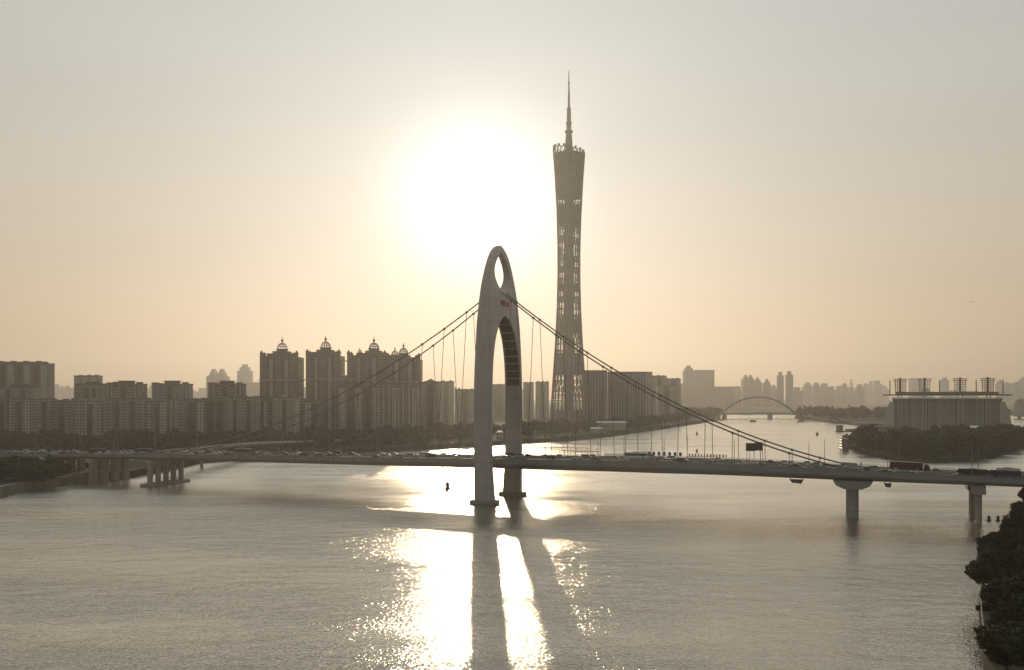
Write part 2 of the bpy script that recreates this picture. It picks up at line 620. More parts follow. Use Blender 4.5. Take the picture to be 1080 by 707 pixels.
def smooth_tab(tab, lo, hi, n):
    """Catmull-Rom through the table, sampled n times."""
    out = []
    for i in range(n + 1):
        x = lo + (hi - lo) * i / n
        k = 0
        while k < len(tab) - 2 and x > tab[k + 1][0]:
            k += 1
        (x1, y1), (x2, y2) = tab[k], tab[k + 1]
        x0, y0 = tab[k - 1] if k > 0 else (2 * x1 - x2, 2 * y1 - y2)
        x3, y3 = tab[k + 2] if k + 2 < len(tab) else (2 * x2 - x1, 2 * y2 - y1)
        m1, m2 = (y2 - y0) / (x2 - x0), (y3 - y1) / (x3 - x1)
        h = x2 - x1
        t = (x - x1) / h
        out.append((x, (2 * t**3 - 3 * t**2 + 1) * y1 + (t**3 - 2 * t**2 + t) * h * m1 + (-2 * t**3 + 3 * t**2) * y2 + (t**3 - t**2) * h * m2))
    return out


TOP_TAB = [(-520, 11.0), (-350, 14.8), (-255, 17.2), (-212, 18.1), (-60, 20.1), (0, 20.9), (83, 21.9), (130, 21.3), (175, 20.0), (215, 19.1), (270, 18.6), (420, 17.5)]
DEP_TAB = [(-520, 2.4), (-255, 2.6), (-212, 3.0), (-60, 4.1), (0, 4.5), (83, 5.3), (140, 4.6), (175, 3.9), (215, 3.2), (420, 3.0)]
TOPS = smooth_tab(TOP_TAB, -520, 420, 188)


def ztop(s):
    return interp(TOPS, s)


def zbot(s):
    return ztop(s) - interp(DEP_TAB, s)


HW = 14.6
bridge = thing('suspension_bridge', (BX, BY, 0), BROT,
               'wide grey suspension bridge with one tall arched pylon crossing the river', 'bridge')
SS = [x for x, _ in TOPS]
deck = MB()
rings = []
for s in SS:
    zt, zb = ztop(s), zbot(s)
    dpt = zt - zb
    rings.append([(s, -HW, zt - 0.45 * dpt), (s, -HW + 0.5, zt - 0.62 * dpt), (s, -HW + 4.5, zb), (s, HW - 4.5, zb), (s, HW - 0.5, zt - 0.62 * dpt),
                  (s, HW, zt - 0.45 * dpt), (s, HW, zt), (s, -HW, zt)])
deck.loft([r[::-1] for r in rings])
deck.build('deck', M['girder'], bridge)
rd = MB()
rd.loft([[(s, -HW + 1.9, ztop(s) + 0.006), (s, HW - 1.9, ztop(s) + 0.006)] for s in SS], close=False)
rd.f = [f[::-1] for f in rd.f]
rd.build('carriageway', M['asphalt'], bridge)
for side in (-1, 1):
    # kerb with footway, parapet with posts and two rails
    q = MB()
    a, b = (-HW + 0.3, -HW + 1.9) if side < 0 else (HW - 1.9, HW - 0.3)
    q.loft([[(s, a, ztop(s) + 0.15), (s, b, ztop(s) + 0.15), (s, b, ztop(s) - 0.05), (s, a, ztop(s) - 0.05)][::-1] for s in SS])
    q.build('footway', M['concrete'], bridge)
    p = MB()
    y = side * (HW - 0.15)
    p.loft([[(s, y - 0.12, ztop(s)), (s, y + 0.12, ztop(s)), (s, y + 0.12, ztop(s) + 0.55), (s, y - 0.12, ztop(s) + 0.55)] for s in SS])
    for zz in (0.85, 1.2):
        p.tube([(s, y, ztop(s) + zz) for s in SS], 0.05, 4)
    s = -500
    while s < 415:
        p.cbox(s, y, 0.12, 0.12, ztop(s) + 0.5, ztop(s) + 1.2)
        s += 3
    p.build('railing', M['steel'], bridge)
med = MB()
med.loft([[(s, -0.25, ztop(s)), (s, 0.25, ztop(s)), (s, 0.12, ztop(s) + 0.9), (s, -0.12, ztop(s) + 0.9)] for s in SS])
med.build('median_barrier', M['concrete'], bridge)
LANES = (-10.9, -7.3, -3.7, 3.7, 7.3, 10.9)
mk = MB()
for y in (-12.5, -0.8, 0.8, 12.5):
    mk.loft([[(s, y - 0.1, ztop(s) + 0.012), (s, y + 0.1, ztop(s) + 0.012)][::-1] for s in SS], close=False)
for y in (-9.1, -5.5, 5.5, 9.1):
    for k in range(-56, 45):
        s = k * 9.0
        mk.add([(s, y - 0.08, ztop(s) + 0.012), (s + 4, y - 0.08, ztop(s + 4) + 0.012), (s + 4, y + 0.08, ztop(s + 4) + 0.012), (s, y + 0.08, ztop(s) + 0.012)], [(0, 1, 2, 3)])
mk.build('lane_marking', M['line'], bridge)

# pylon: an arch of two legs that taper together, with a pointed eye near the top
T_TAB = [(-1, 21.4), (20, 22.6), (40, 23.0), (60.6, 22.4), (84.5, 20.7), (91.5, 20.2), (98.8, 19.5), (107, 18.2), (112, 16.6), (117.5, 13.9), (122.2, 10.6), (125.1, 7.4), (126.8, 4.4), (127.7, 1.6), (127.9, 0.3)]
D_TAB = [(-1, 4.9), (20, 4.5), (60.6, 4.4), (84.5, 4.0), (91.5, 3.6), (98.8, 3.1), (107, 2.4), (112, 1.95), (117.5, 1.65), (122.2, 1.4), (127.9, 0.9)]
B_TAB = [(-1, 16.6), (20, 19.2), (40, 20.0), (60, 19.4), (71.6, 17.6), (80, 14.6), (84.5, 11.8), (88, 8.6), (90.2, 5.6), (91.6, 2.5), (92.2, 0.0)]
E_LO, E_HI = 104.0, 124.2
zs = [-1 + i * 1.0 for i in range(0, 85)] + [84 + 0.25 * i for i in range(0, 177)]
zs = sorted(set([z for z in zs if z < 127.9] + [92.2, E_LO, E_HI, 127.9]))
Tt = dict((round(a, 3), b) for a, b in [(z, interp(smooth_tab(T_TAB, -1, 127.9, 400), z)) for z in zs])
Dt = dict((round(a, 3), b) for a, b in [(z, interp(smooth_tab(D_TAB, -1, 127.9, 200), z)) for z in zs])
Bs = smooth_tab(B_TAB, -1, 92.2, 300)


def inner(z):
    if z < 92.2:
        return max(0.0, interp(Bs, z))
    if E_LO < z < E_HI:
        k = (z - E_LO) / (E_HI - E_LO)
        return 10.6 * (math.sin(math.pi * k ** 0.85)) ** 0.8
    return 0.0


py = MB()
for sg in (-1, 1):
    secs = []
    for z in zs:
        T, D, i = Tt[round(z, 3)], Dt[round(z, 3)], inner(z)
        T = max(T, 0.3)
        i = min(i, T - 0.9) if T > 1.2 else 0.0
        i = max(i, 0.0)
        c = min(0.85, T * 0.3, D * 0.4)
        secs.append((z, [(-D, i), (-D, T - c), (-D + c, T), (D - c, T), (D, T - c), (D, i)], i))
    for (z0, a, i0), (z1, b, i1) in zip(secs, secs[1:]):
        o = len(py.v)
        for z, r in ((z0, a), (z1, b)):
            py.v += [(x, sg * y, z) for x, y in r]
        for k in range(6):
            j = (k + 1) % 6
            if k == 5 and i0 <= 0 and i1 <= 0:
                continue
            q = (o + k, o + j, o + 6 + j, o + 6 + k)
            py.f.append(q if sg < 0 else q[::-1])
    o = len(py.v)
    z, a, i = secs[-1]
    py.v += [(x, sg * y, z) for x, y in a]
    py.f.append(tuple(o + k for k in (range(6) if sg < 0 else range(5, -1, -1))))
pyl = py.build('pylon', M['pylon'], bridge)
for sg in (-1, 1):
    for k in range(-1, 14):
        z0 = 38.0 + 3.9 * k
        z1 = z0 + 3.45
        n = 6
        q = MB()
        r1 = []
        for j in range(n + 1):
            z = z0 + (z1 - z0) * j / n
            D = interp(D_TAB, z) - 0.75
            yy = inner(z)
            r1.append([(-D, sg * (yy - 0.06), z), (D, sg * (yy - 0.06), z), (D, sg * (yy + 0.3), z), (-D, sg * (yy + 0.3), z)])
        q.loft(r1 if sg > 0 else [r[::-1] for r in r1])
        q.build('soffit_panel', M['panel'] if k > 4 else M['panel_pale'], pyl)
        q = MB()
        D = interp(D_TAB, z1) - 0.4
        yy = inner(z1 + 0.2)
        q.box(-D, D, min(sg * (yy - 0.22), sg * (yy + 0.4)), max(sg * (yy - 0.22), sg * (yy + 0.4)), z1 + 0.05, z1 + 0.4)
        q.build('soffit_rib', M['pylon'], pyl)
    # cap at the water
    cap = MB()
    yc = sg * 19.2
    prof = [(-7.4, 0), (-6.7, -3.2), (-5.0, -4.2), (5.0, -4.2), (6.7, -3.2), (7.4, 0), (6.7, 3.2), (5.0, 4.2), (-5.0, 4.2), (-6.7, 3.2)]
    cap.prism([(x, yc + y) for x, y in prof], -0.5, 1.7)
    cap.build('pile_cap', M['concrete'], bridge)
# bridge name on both faces, in red
for sg in (-1, 1):
    for k, ch in enumerate("\u730e\u5fb7\u5927\u6865"):
        cu = bpy.data.curves.new('name_letter', 'FONT')
        cu.body = ch
        cu.size = 2.9
        cu.extrude = 0.08
        cu.offset = 0.05
        cu.align_x = 'CENTER'
        cu.align_y = 'CENTER'
        o = bpy.data.objects.new('name_letter', cu)
        COL.objects.link(o)
        cu.materials.append(M['red'])
        zz = 98.2
        D = interp(D_TAB, zz) + 0.12
        y = (k - 1.5) * 3.1 * sg
        bpy.context.view_layer.update()
        me = bpy.data.meshes.new_from_object(o.evaluated_get(bpy.context.evaluated_depsgraph_get()))
        bpy.data.objects.remove(o)
        o = bpy.data.objects.new('name_letter', me)
        COL.objects.link(o)
        o.parent = pyl
        o.location = (sg * D, y, zz)
        o.rotation_euler = (math.radians(90), 0, math.radians(90 if sg > 0 else -90))

# main cables and hangers
ZC = 106.0


def cable(s, side):
    L, ze, sag = (164.0, ztop(164) + 0.8, 12.3) if s > 0 else (216.0, ztop(-216) + 0.8, 18.5)
    u = min(1.0, abs(s) / L)
    z = ZC + (ze - ZC) * u - 4 * sag * u * (1 - u)
    y = side * (13.4 - 10.4 * (z - ze) / (ZC - ze))
    return Vector((s, y, z))


for side in (-1, 1):
    for lo, hi in ((-216, -2.0), (2.0, 164)):
        n = 48
        pts = [cable(lo + (hi - lo) * i / n, side) for i in range(n + 1)]
        MB().tube(pts, 0.33, 8).build('main_cable', M['cable'], bridge, True)
    s0 = -208
    for k in range(32):
        s = -208 + 12 * k
        if abs(s) < 7 or s > 158:
            continue
        c = cable(s, side)
        if c.z - ztop(s) < 2.0:
            continue
        b = (s, side * 13.9, ztop(s) + 0.1)
        q = MB()
        q.tube([b, c], 0.15, 5)
        q.tube([c + Vector((-0.5, 0, 0.05)), c + Vector((0.5, 0, -0.1))], 0.62, 6)
        q.build('hanger', M['cable'], bridge)
        MB().box(s - 0.4, s + 0.4, min(side * 14.62, side * 14.95), max(side * 14.62, side * 14.95), ztop(s) - 1.5, ztop(s) + 0.3).build('hanger_bracket', M['steel'], bridge)
    for s in (164.5, -216.5):
        q = MB()
        sg = 1 if s > 0 else -1
        q.side_prism([(s - 4, ztop(s) + 0.1), (s + 4, ztop(s) + 0.1), (s + 3, ztop(s) + 1.6), (s - 3, ztop(s) + 1.9)], side * 13.4 - 0.7, side * 13.4 + 0.7)
        q.build('cable_anchorage', M['concrete'], bridge)

# piers
# left: a row of five columns on one cap
pr = MB()
pr.box(-215, -210, -14, 14, zbot(-212) - 1.6, zbot(-212) + 0.05)
pr = pr.build('column_pier', M['concrete'], bridge)
for k in range(5):
    y = -12.5 + 6.25 * k
    MB().tube([(-212.5, y, 1.0), (-212.5, y, zbot(-212) - 1.597)], 1.55, 14).build('column', M['concrete'], pr)
cp = MB()
cp.prism([(-217, -15), (-214.5, -18), (-210.5, -18), (-208, -15), (-208, 15), (-210.5, 18), (-214.5, 18), (-217, 15)], -0.5, 1.5)
cp.build('pile_cap', M['concrete'], bridge)
# approach piers with openings on the left bank
for s in (-256, -292, -330, -370, -415):
    q = MB()
    g = -0.5
    zb = zbot(s) + 0.05
    for y in (-12.2, -4.1, 4.1, 12.2):
        q.box(s - 1.4, s + 1.4, y - 2.3, y + 2.3, g, zb - 1.8)
    q.box(s - 1.7, s + 1.7, -13.9, 13.9, zb - 1.8, zb)
    q.box(s - 1.0, s + 1.0, -13.0, 13.0, 6.4, 7.4)
    q.build('approach_pier', M['concrete'], bridge)
# right: single round column under a winged cap
s = 165.5
zc = zbot(s) - 3.4
for y in (-8.0, 8.0):
    rp_ = MB().lathe([(2.45, -0.5), (2.45, zc - 0.003)], 24, s, y).build('round_pier', M['concrete'], bridge)
    y *= 1.15
    MB().side_prism([(s - 3.4, zc), (s + 3.4, zc), (s + 6.6, zc + 1.4), (s + 7.8, zc + 3.45), (s - 7.8, zc + 3.45), (s - 6.6, zc + 1.4)], y - 4.9, y + 4.9).build('pier_cap', M['girder'], rp_)
for s, w in ((213, 1.0), (262, 1.0), (312, 1.0), (365, 1.0)):
    for y in (-8.5, 8.5):
        q = MB().box(s - 2.2, s + 2.2, y - 3.9, y + 3.9, zbot(s) - 3.6, zbot(s) + 0.05).build('twin_column_pier', M['concrete'], bridge)
        for dy in (-1.9, 1.9):
            MB().lathe([(1.05, -0.5), (1.05, zbot(s) - 3.603)], 16, s, y + dy).build('column', M['concrete'], q)
        MB().box(s - 0.95, s + 0.95, y - 1.9, y + 1.9, 0.6, 1.6).build('cross_beam', M['concrete'], q)

# maintenance travellers hung under the girder
for s, w, lab in ((143.0, 5.6, 'dark maintenance cradle hung below the deck left of the round pier'),
                  (179.0, 2.8, 'small dark inspection cradle hung below the deck right of the round pier')):
    zb = zbot(s)
    r = thing('maintenance_cradle', bw(s, -12.5, zb - 1.7), BROT, lab, 'work platform', 'work platforms under the bridge')
    q = MB()
    q.side_prism([(-w / 2, 1.3), (w / 2, 1.3), (w * 0.36, -0.3), (-w * 0.32, 0)], -1.6, 1.6)
    q.build('basket', M['dark'], r)
    q = MB()
    for x in (-w / 2 + 0.2, w / 2 - 0.2):
        for y in (-1.4, 1.4):
            q.tube([(x, y, 1.2), (x, y, 3.9)], 0.09, 5)
    q.build('suspension_rod', M['steel'], r)

# ------------------------------------------------------------------ street lamps, signs on the bridge


def make_lamp(label):
    r = thing('street_lamp', (0, 0, 0), 0, label, 'street lamp', 'street lamps along the bridge')
    MB().tube([(0, 0, 0), (0, 0, 5), (0, 0, 10.6)], [0.17, 0.14, 0.11], 6).build('post', M['steel'], r)
    MB().tube([(0, 0, 10.5), (0, 0.7, 11.0), (0, 2.0, 11.2)], 0.06, 5).build('arm', M['steel'], r)
    MB().box(-0.16, 0.16, 1.6, 2.5, 11.12, 11.3).build('lamp_head', M['dark'], r)
    return r


lamp0 = None
for side in (-1, 1):
    edge = 'near' if side < 0 else 'far'
    for grp, rng in (('left', [-22 - 31 * k for k in range(11)]), ('right', [24 + 31 * k for k in range(8)])):
        for k, s in enumerate(rng):
            lab = f"grey street lamp on the {edge} edge, {ORD[k + 1]} from the pylon to its {grp}"
            loc = bw(s + (6 if side > 0 else 0), side * (HW - 0.95), ztop(s) + 0.15)
            rz = BROT + (0 if side < 0 else math.pi)
            if lamp0 is None:
                lamp0 = make_lamp(lab); lamp0.location = loc; lamp0.rotation_euler.z = rz
            else:
                dup(lamp0, loc, rz, label=lab)

g = thing('sign_gantry', bw(125.5, -13.6, ztop(125.5) + 0.15), BROT, 'dark road sign board on posts seen from behind under the cable', 'road sign')
for x0, w, zl in ((-3.6, 4.0, 0.0), (0.2, 3.4, 0.3)):
    q = MB().box(x0, x0 + w, -0.1, 0.1, 6.4 + zl, 9.9 + zl)
    q.build('sign_board', M['dark'], g)
for x in (-3.2, -2.0, 2.6, 3.4):
    MB().tube([(x, 0.22, 0), (x, 0.22, 9.6)], 0.11, 6).build('post', M['steel'], g)

# boards, slogan letters and a long bar fixed along the far railing
for k in range(6):
    s = 75.5 + 2.6 * k
    r = thing('notice_board', bw(s, HW + 0.15, ztop(s) + 0.4), BROT,
              f"dark square board on the far railing, {ORD[k + 1]} of six from the pylon", 'notice board', 'dark boards on the far railing')
    MB().box(-0.62, 0.62, 0, 0.12, 0.7, 2.5).build('panel', M['dark'], r)
    MB().box(-0.06, 0.06, -0.04, 0.0, 0, 2.2).build('bracket', M['steel'], r)
sl = thing('slogan_sign', bw(97, HW + 0.15, ztop(97) + 0.9), BROT, 'row of small red slogan characters above the far railing', 'sign')
rng = random.Random(4)
MB().box(-5, 14, 0.02, 0.08, 0.1, 0.2).build('carrier_bar', M['steel'], sl)
for k in range(13):
    q = MB()
    x = -4.6 + 1.42 * k
    for j in range(3):
        q.box(x, x + 0.9, 0, 0.1, 0.35 + 0.42 * j, 0.52 + 0.42 * j)
    q.box(x + 0.2 + 0.3 * rng.random(), x + 0.38 + 0.3 * rng.random() + 0.3, -0.02, 0.12, 0.2, 1.5)
    q.build('character', M['red'], sl)
rk = thing('overhead_bar_frame', bw(40, HW - 0.1, ztop(40) + 0.5), BROT, 'long thin dark bar on posts along the far railing beside the pylon', 'rail frame')
q = MB().box(-13, 8, -0.1, 0.1, 2.1, 2.4)
q.build('bar', M['dark'], rk)
for k in range(8):
    MB().box(-12.9 + 2.95 * k, -12.75 + 2.95 * k, 0.12, 0.22, 0, 2.25).build('post', M['steel'], rk)
fn = thing('white_barrier', bw(62, HW - 0.6, ztop(62) + 0.15), BROT, 'long white slatted barrier standing along the far footway', 'barrier')
q = MB()
for k in range(34):
    x = -11 + 0.66 * k
    q.box(x, x + 0.34, -0.05, 0.05, 0.3, 1.9)
q.build('slat', M['white'], fn)
MB().box(-11, 11.4, 0.07, 0.13, 0.5, 0.62).build('rail', M['white'], fn)

# ------------------------------------------------------------------ vehicles


def wheel_mb(x, y, r=0.33, w=0.22):
    q = MB()
    n = 14
    q.loft([[(x + r * math.cos(a), y - w / 2, r + r * math.sin(a)) for a in [2 * math.pi * i / n for i in range(n)]],
            [(x + r * math.cos(a), y + w / 2, r + r * math.sin(a)) for a in [2 * math.pi * i / n for i in range(n)]]])
    return q


CAR_BODY = {
    'saloon': [(-2.3, 0.35), (-2.32, 0.85), (-1.75, 0.95), (-1.2, 0.97), (1.0, 0.93), (2.0, 0.80), (2.32, 0.62), (2.3, 0.32), (1.0, 0.22), (-1.4, 0.22)],
    'hatchback': [(-2.0, 0.38), (-2.05, 0.9), (-1.8, 1.0), (1.0, 0.95), (1.8, 0.82), (2.1, 0.62), (2.08, 0.32), (1.0, 0.22), (-1.3, 0.22)],
    'van': [(-2.4, 0.4), (-2.42, 1.1), (-2.3, 1.15), (1.6, 1.1), (2.2, 0.95), (2.42, 0.7), (2.4, 0.35), (1.0, 0.25), (-1.4, 0.25)],
}
CAR_CAB = {
    'saloon': ([(-1.85, 0.95), (-1.05, 1.42), (0.25, 1.44), (1.15, 0.93)], [(-1.05, 1.40), (-0.9, 1.47), (0.15, 1.48), (0.3, 1.42)], 0.72),
    'hatchback': ([(-1.95, 0.98), (-1.6, 1.5), (0.2, 1.52), (1.1, 0.95)], [(-1.62, 1.47), (-1.4, 1.56), (0.1, 1.57), (0.25, 1.49)], 0.74),
    'van': ([(-2.32, 1.13), (-2.2, 1.82), (0.9, 1.85), (1.75, 1.08)], [(-2.22, 1.8), (-2.1, 1.93), (0.8, 1.94), (0.95, 1.82)], 0.80),
}


def make_car(kind, colour):
    r = thing('car', (0, 0, -500))
    body = MB().side_prism(CAR_BODY[kind], -0.88, 0.88).build('body', M['car_' + colour], r)
    for s in (1, -1):
        MB().box(2.22, 2.34, s * 0.62 - 0.16, s * 0.62 + 0.16, 0.58, 0.70).build('headlight', M['white'], body)
    cabp, roofp, hw = CAR_CAB[kind]
    q = MB()
    n = len(cabp)
    lo, hi = cabp, cabp
    def inset(p):
        return hw if p[1] > 1.2 else 0.84
    q.add([(p[0], -inset(p), p[1]) for p in cabp] + [(p[0], inset(p), p[1]) for p in cabp],
          [tuple(range(n - 1, -1, -1)), tuple(range(n, 2 * n))] + [(i, (i + 1) % n, n + (i + 1) % n, n + i) for i in range(n)])
    q.build('window_glass', M['glass'], r)
    MB().side_prism(roofp, -hw - 0.01, hw + 0.01).build('roof', M['car_' + colour], r)
    for x in (-1.42, 1.42):
        for y in (-0.8, 0.8):
            wheel_mb(x, y).build('wheel', M['tyre'], r)
    return r


def make_bus(name, colour, L, Hh, glass_band=True):
    r = thing(name, (0, 0, -500))
    q = MB().side_prism([(-L / 2, 0.35), (-L / 2 - 0.05, Hh - 0.3), (-L / 2 + 0.3, Hh), (L / 2 - 0.4, Hh), (L / 2, Hh - 0.5), (L / 2 + 0.06, 0.35)], -1.24, 1.24)
    q.build('body', M['car_' + colour], r)
    for s in (-1, 1):
        y0, y1 = (1.24, 1.255) if s > 0 else (-1.255, -1.24)
        MB().box(-L / 2 + 0.4, L / 2 - 0.4, y0, y1, Hh * 0.45, Hh * 0.8).build('side_window', M['glass'], r)
    MB().box(L / 2 + 0.03, L / 2 + 0.09, -1.1, 1.1, Hh * 0.40, Hh * 0.85).build('windscreen', M['glass'], r)
    MB().box(-1.5, 1.5, -0.8, 0.8, Hh, Hh + 0.22).build('roof_unit', M['steel'], r)
    for x in (-L / 2 + 2.4, L / 2 - 2.2):
        for y in (-1.1, 1.1):
            wheel_mb(x, y, 0.48, 0.3).build('wheel', M['tyre'], r)
    return r


def make_truck():
    r = thing('lorry', (0, 0, -500))
    MB().box(-8.0, 5.0, -1.25, 1.25, 1.2, 4.0).build('container', M['car_dark red'], r)
    MB().box(-8.0, 7.6, -0.5, 0.5, 0.75, 1.1).build('chassis', M['dark'], r)
    cab = MB().side_prism([(5.5, 0.7), (5.5, 3.3), (6.6, 3.4), (7.6, 2.6), (7.8, 0.7)], -1.22, 1.22).build('cab', M['car_dark red'], r)
    MB().side_prism([(6.72, 3.27), (6.78, 3.33), (7.58, 2.68), (7.6, 1.9), (7.55, 1.9)], -1.05, 1.05).build('windscreen', M['glass'], cab)
    for x in (-6.8, -5.5, -4.2, 4.0, 6.4):
        for y in (-1.05, 1.05):
            wheel_mb(x, y, 0.5, 0.32).build('wheel', M['tyre'], r)
    return r


PROTO = {}
rng = random.Random(11)
vehicles = []   # (s, lane, kind, colour)
taken = {i: [] for i in range(6)}


def book(s, lane, L):
    for a, b in taken[lane]:
        if s + L / 2 + 2.2 > a and s - L / 2 - 2.2 < b:
            return False
    taken[lane].append((s - L / 2, s + L / 2))
    return True


VL = {'saloon': 4.7, 'hatchback': 4.3, 'van': 5.0, 'bus': 11.5, 'double_decker': 11, 'lorry': 16, 'coach': 9}
fixed = [(188.5, 3, 'lorry', 'dark red'), (211, 1, 'bus', 'black'), (222.5, 1, 'bus', 'dark blue'), (226, 4, 'coach', 'silver'),
         (-160, 3, 'bus', 'grey'), (68.5, 4, 'bus', 'white'), (-222, 1, 'bus', 'dark blue'), (-262, 2, 'bus', 'black')]
for v in fixed:
    book(v[0], v[1], VL[v[2]])
    vehicles.append(v)
for lane in range(6):
    s = -345 + rng.uniform(0, 8)
    while s < 250:
        kind = rng.choices(['saloon', 'hatchback', 'van'], [5, 3, 2])[0]
        colour = rng.choices(['white', 'silver', 'black', 'grey', 'dark red', 'dark blue'], [8, 4, 5, 3, 1, 1])[0]
        gap = rng.expovariate(1 / (13 if lane < 3 else 17))
        if not (-3 < s < 3) or True:
            if book(s, lane, VL[kind]):
                vehicles.append((s, lane, kind, colour))
        s += VL[kind] + 2.3 + gap

LANE_NAME = ['first lane from the camera side', 'second lane from the camera side', 'third lane from the camera side',
             'third lane from the far side', 'second lane from the far side', 'first lane from the far side']
counts = {}
for s, lane, kind, colour in sorted(vehicles, key=lambda v: abs(v[0])):
    side = 'left' if s < 0 else 'right'
    key = (lane, side)
    counts[key] = counts.get(key, 0) + 1
    n = counts[key]
    ordw = ORD[n] if n < len(ORD) else 'twentieth'
    lane_short = ['nearest', 'second nearest', 'third nearest', 'third farthest', 'second farthest', 'farthest'][lane]
    k = (kind, colour)
    if k not in PROTO:
        if kind in CAR_BODY:
            PROTO[k] = make_car(kind, colour)
            tag(PROTO[k], cat='car', group='cars driving on the bridge')
        elif kind == 'lorry':
            PROTO[k] = make_truck()
            tag(PROTO[k], cat='lorry')
        elif kind == 'coach':
            PROTO[k] = make_bus('coach', colour, 9, 3.0)
            tag(PROTO[k], cat='coach')
        else:
            PROTO[k] = make_bus('bus', colour, 11.5, 3.1)
            tag(PROTO[k], cat='bus', group='buses driving on the bridge')
        o = PROTO[k]
        first = True
    else:
        first = False
    loc = bw(s, LANES[lane], ztop(s) + 0.014)
    slope = (ztop(s + 2) - ztop(s - 2)) / 4
    rz = BROT + (math.pi if lane < 3 else 0)
    noun = {'lorry': 'container lorry', 'coach': 'short coach', 'bus': 'long bus'}.get(kind, kind)
    if kind in ('lorry',):
        lab = 'dark red container lorry on the right end of the bridge'
    elif kind == 'coach':
        lab = 'silver short coach on the far carriageway at the right end of the bridge'
    else:
        lab = f"{colour} {noun}, {ordw} vehicle {side} of the pylon in the {lane_short} lane"
    if first:
        o.location = loc
        o.rotation_euler = (0, 0, rz)
        tag(o, lab)
    else:
        o = dup(PROTO[k], loc, rz, label=lab)
    o.rotation_euler = (0, -math.atan(slope) * (-1 if lane < 3 else 1), rz)
    o.rotation_mode = 'XYZ'

# ------------------------------------------------------------------ broadcasting tower
TX, TY = (600 - HX) / F * 1438, 1438.0
tower = thing('broadcasting_tower', (TX, TY, GZ), 0, 'very tall twisted lattice tower with a waist and needle antenna', 'tower')
R1, R2, PHI, ZT = 32.5, 26.6, math.radians(101), 460.0


def tpt(a, u):
    p0 = Vector((R1 * math.cos(a), R1 * math.sin(a), 0))
    top_x = R2 * math.cos(a + PHI)
    p1 = Vector((top_x, R2 * math.sin(a + PHI), ZT - 0.20 * top_x))
    return p0 + (p1 - p0) * u


NC = 24
for k in range(NC):
    a = 2 * math.pi * k / NC
    MB().tube([tpt(a, u / 6) for u in range(7)], [1.25 - 0.06 * u for u in range(7)], 6).build('column', M['lattice'], tower)
NR = 46
for j in range(1, NR + 1):
    u = j / NR
    pts = [tpt(2 * math.pi * k / NC, u) for k in range(NC)]
    MB().tube(pts + [pts[0]], 0.5 if j < NR else 0.9, 5).build('ring', M['lattice'], tower)
q = MB()
for j in range(NR):
    for k in range(NC):
        a0, a1 = 2 * math.pi * k / NC, 2 * math.pi * (k - 1) / NC
        q.tube([tpt(a0, j / NR), tpt(a1, (j + 1) / NR)], 0.55, 4, caps=False)
tag(q.build('bracing', M['lattice'], tower), kind='stuff')
MB().lathe([(8.2, 0), (8.2, 462)], 20).build('core', M['soffit'], tower)


def rad(z):
    u = min(1, z / ZT)
    return min(tpt(2 * math.pi * k / 48, u).to_2d().length for k in range(48))


for y0, y1 in ((163, 209), (217, 238), (300, 306), (339, 351), (373, 396), (432, 452)):
    za = H + (HY - y1) / F * TY - GZ
    zb = H + (HY - y0) / F * TY - GZ
    za = max(za, 0)
    n = max(2, int((zb - za) / 6))
    MB().lathe([(rad(za + (zb - za) * i / n) - 1.6, za + (zb - za) * i / n) for i in range(n + 1)], 32).build('floor_block', M['tower_floor'], tower, True)
ztop_px = lambda y: H + (HY - y) / F * TY - GZ
mast = MB().lathe([(6.4, 455), (6.0, ztop_px(150)), (4.9, ztop_px(141)), (7.0, ztop_px(140)), (7.0, ztop_px(138.5)), (4.0, ztop_px(137)), (4.2, ztop_px(131)), (5.8, ztop_px(130.5)),
                   (3.7, ztop_px(129)), (3.3, ztop_px(114)), (2.0, ztop_px(113)), (1.7, ztop_px(100)), (2.3, ztop_px(99.5)), (1.4, ztop_px(98.5)), (1.2, ztop_px(88)), (1.8, ztop_px(87.5)), (1.0, ztop_px(86.5)), (0.6, ztop_px(74.5))], 12)
mast.build('antenna_mast', M['lattice'], tower)
pts = []
for k in range(16):
    a = 2 * math.pi * k / 16
    x, y = 25.2 * math.cos(a), 25.2 * math.sin(a)
    z = ZT - 0.20 * x
    q = MB().lathe([(0.3, z + 1.0), (1.5, z + 1.6), (2.1, z + 3.2), (1.5, z + 4.8), (0.3, z + 5.4)], 10, x, y)
    q.tube([(x, y, z - 1), (x, y, z + 2)], 0.5, 5)
    q.build('roof_capsule', M['lattice'], tower, True)

# ------------------------------------------------------------------ trees
rng = random.Random(5)


def crown_mesh(seed, R, Hc, z0, clumps, leaves, size, squash=0.8):
    """Leaf clumps scattered through an uneven crown."""
    r = random.Random(seed)
    mb = MB()
    cs = []
    while len(cs) < clumps:
        p = Vector((r.uniform(-1, 1), r.uniform(-1, 1), r.uniform(-1, 1)))
        if 0.35 < p.length < 1.0 and r.random() < p.length + 0.1:
            k = r.uniform(0.20, 0.36)
            cs.append((Vector((p.x * R, p.y * R, z0 + Hc * (0.5 + 0.46 * p.z))), k * R))
    for c, cr in cs:
        for _ in range(leaves):
            d = Vector((r.gauss(0, 1), r.gauss(0, 1), r.gauss(0, 1))).normalized()
            p = c + Vector((d.x * cr, d.y * cr, d.z * cr * squash)) * r.uniform(0.55, 1.08)
            nrm = (d + Vector((r.uniform(-1, 1), r.uniform(-1, 1), r.uniform(-0.4, 1))) * 0.8).normalized()
            a = nrm.orthogonal().normalized()
            b = nrm.cross(a)
            an = r.uniform(0, 6.28)
            a, b = a * math.cos(an) + b * math.sin(an), b * math.cos(an) - a * math.sin(an)
            s = size * r.uniform(0.6, 1.3)
            mb.add([p - a * s, p - b * s * 0.55, p + a * s, p + b * s * 0.55], [(0, 1, 2, 3)])
    return mb


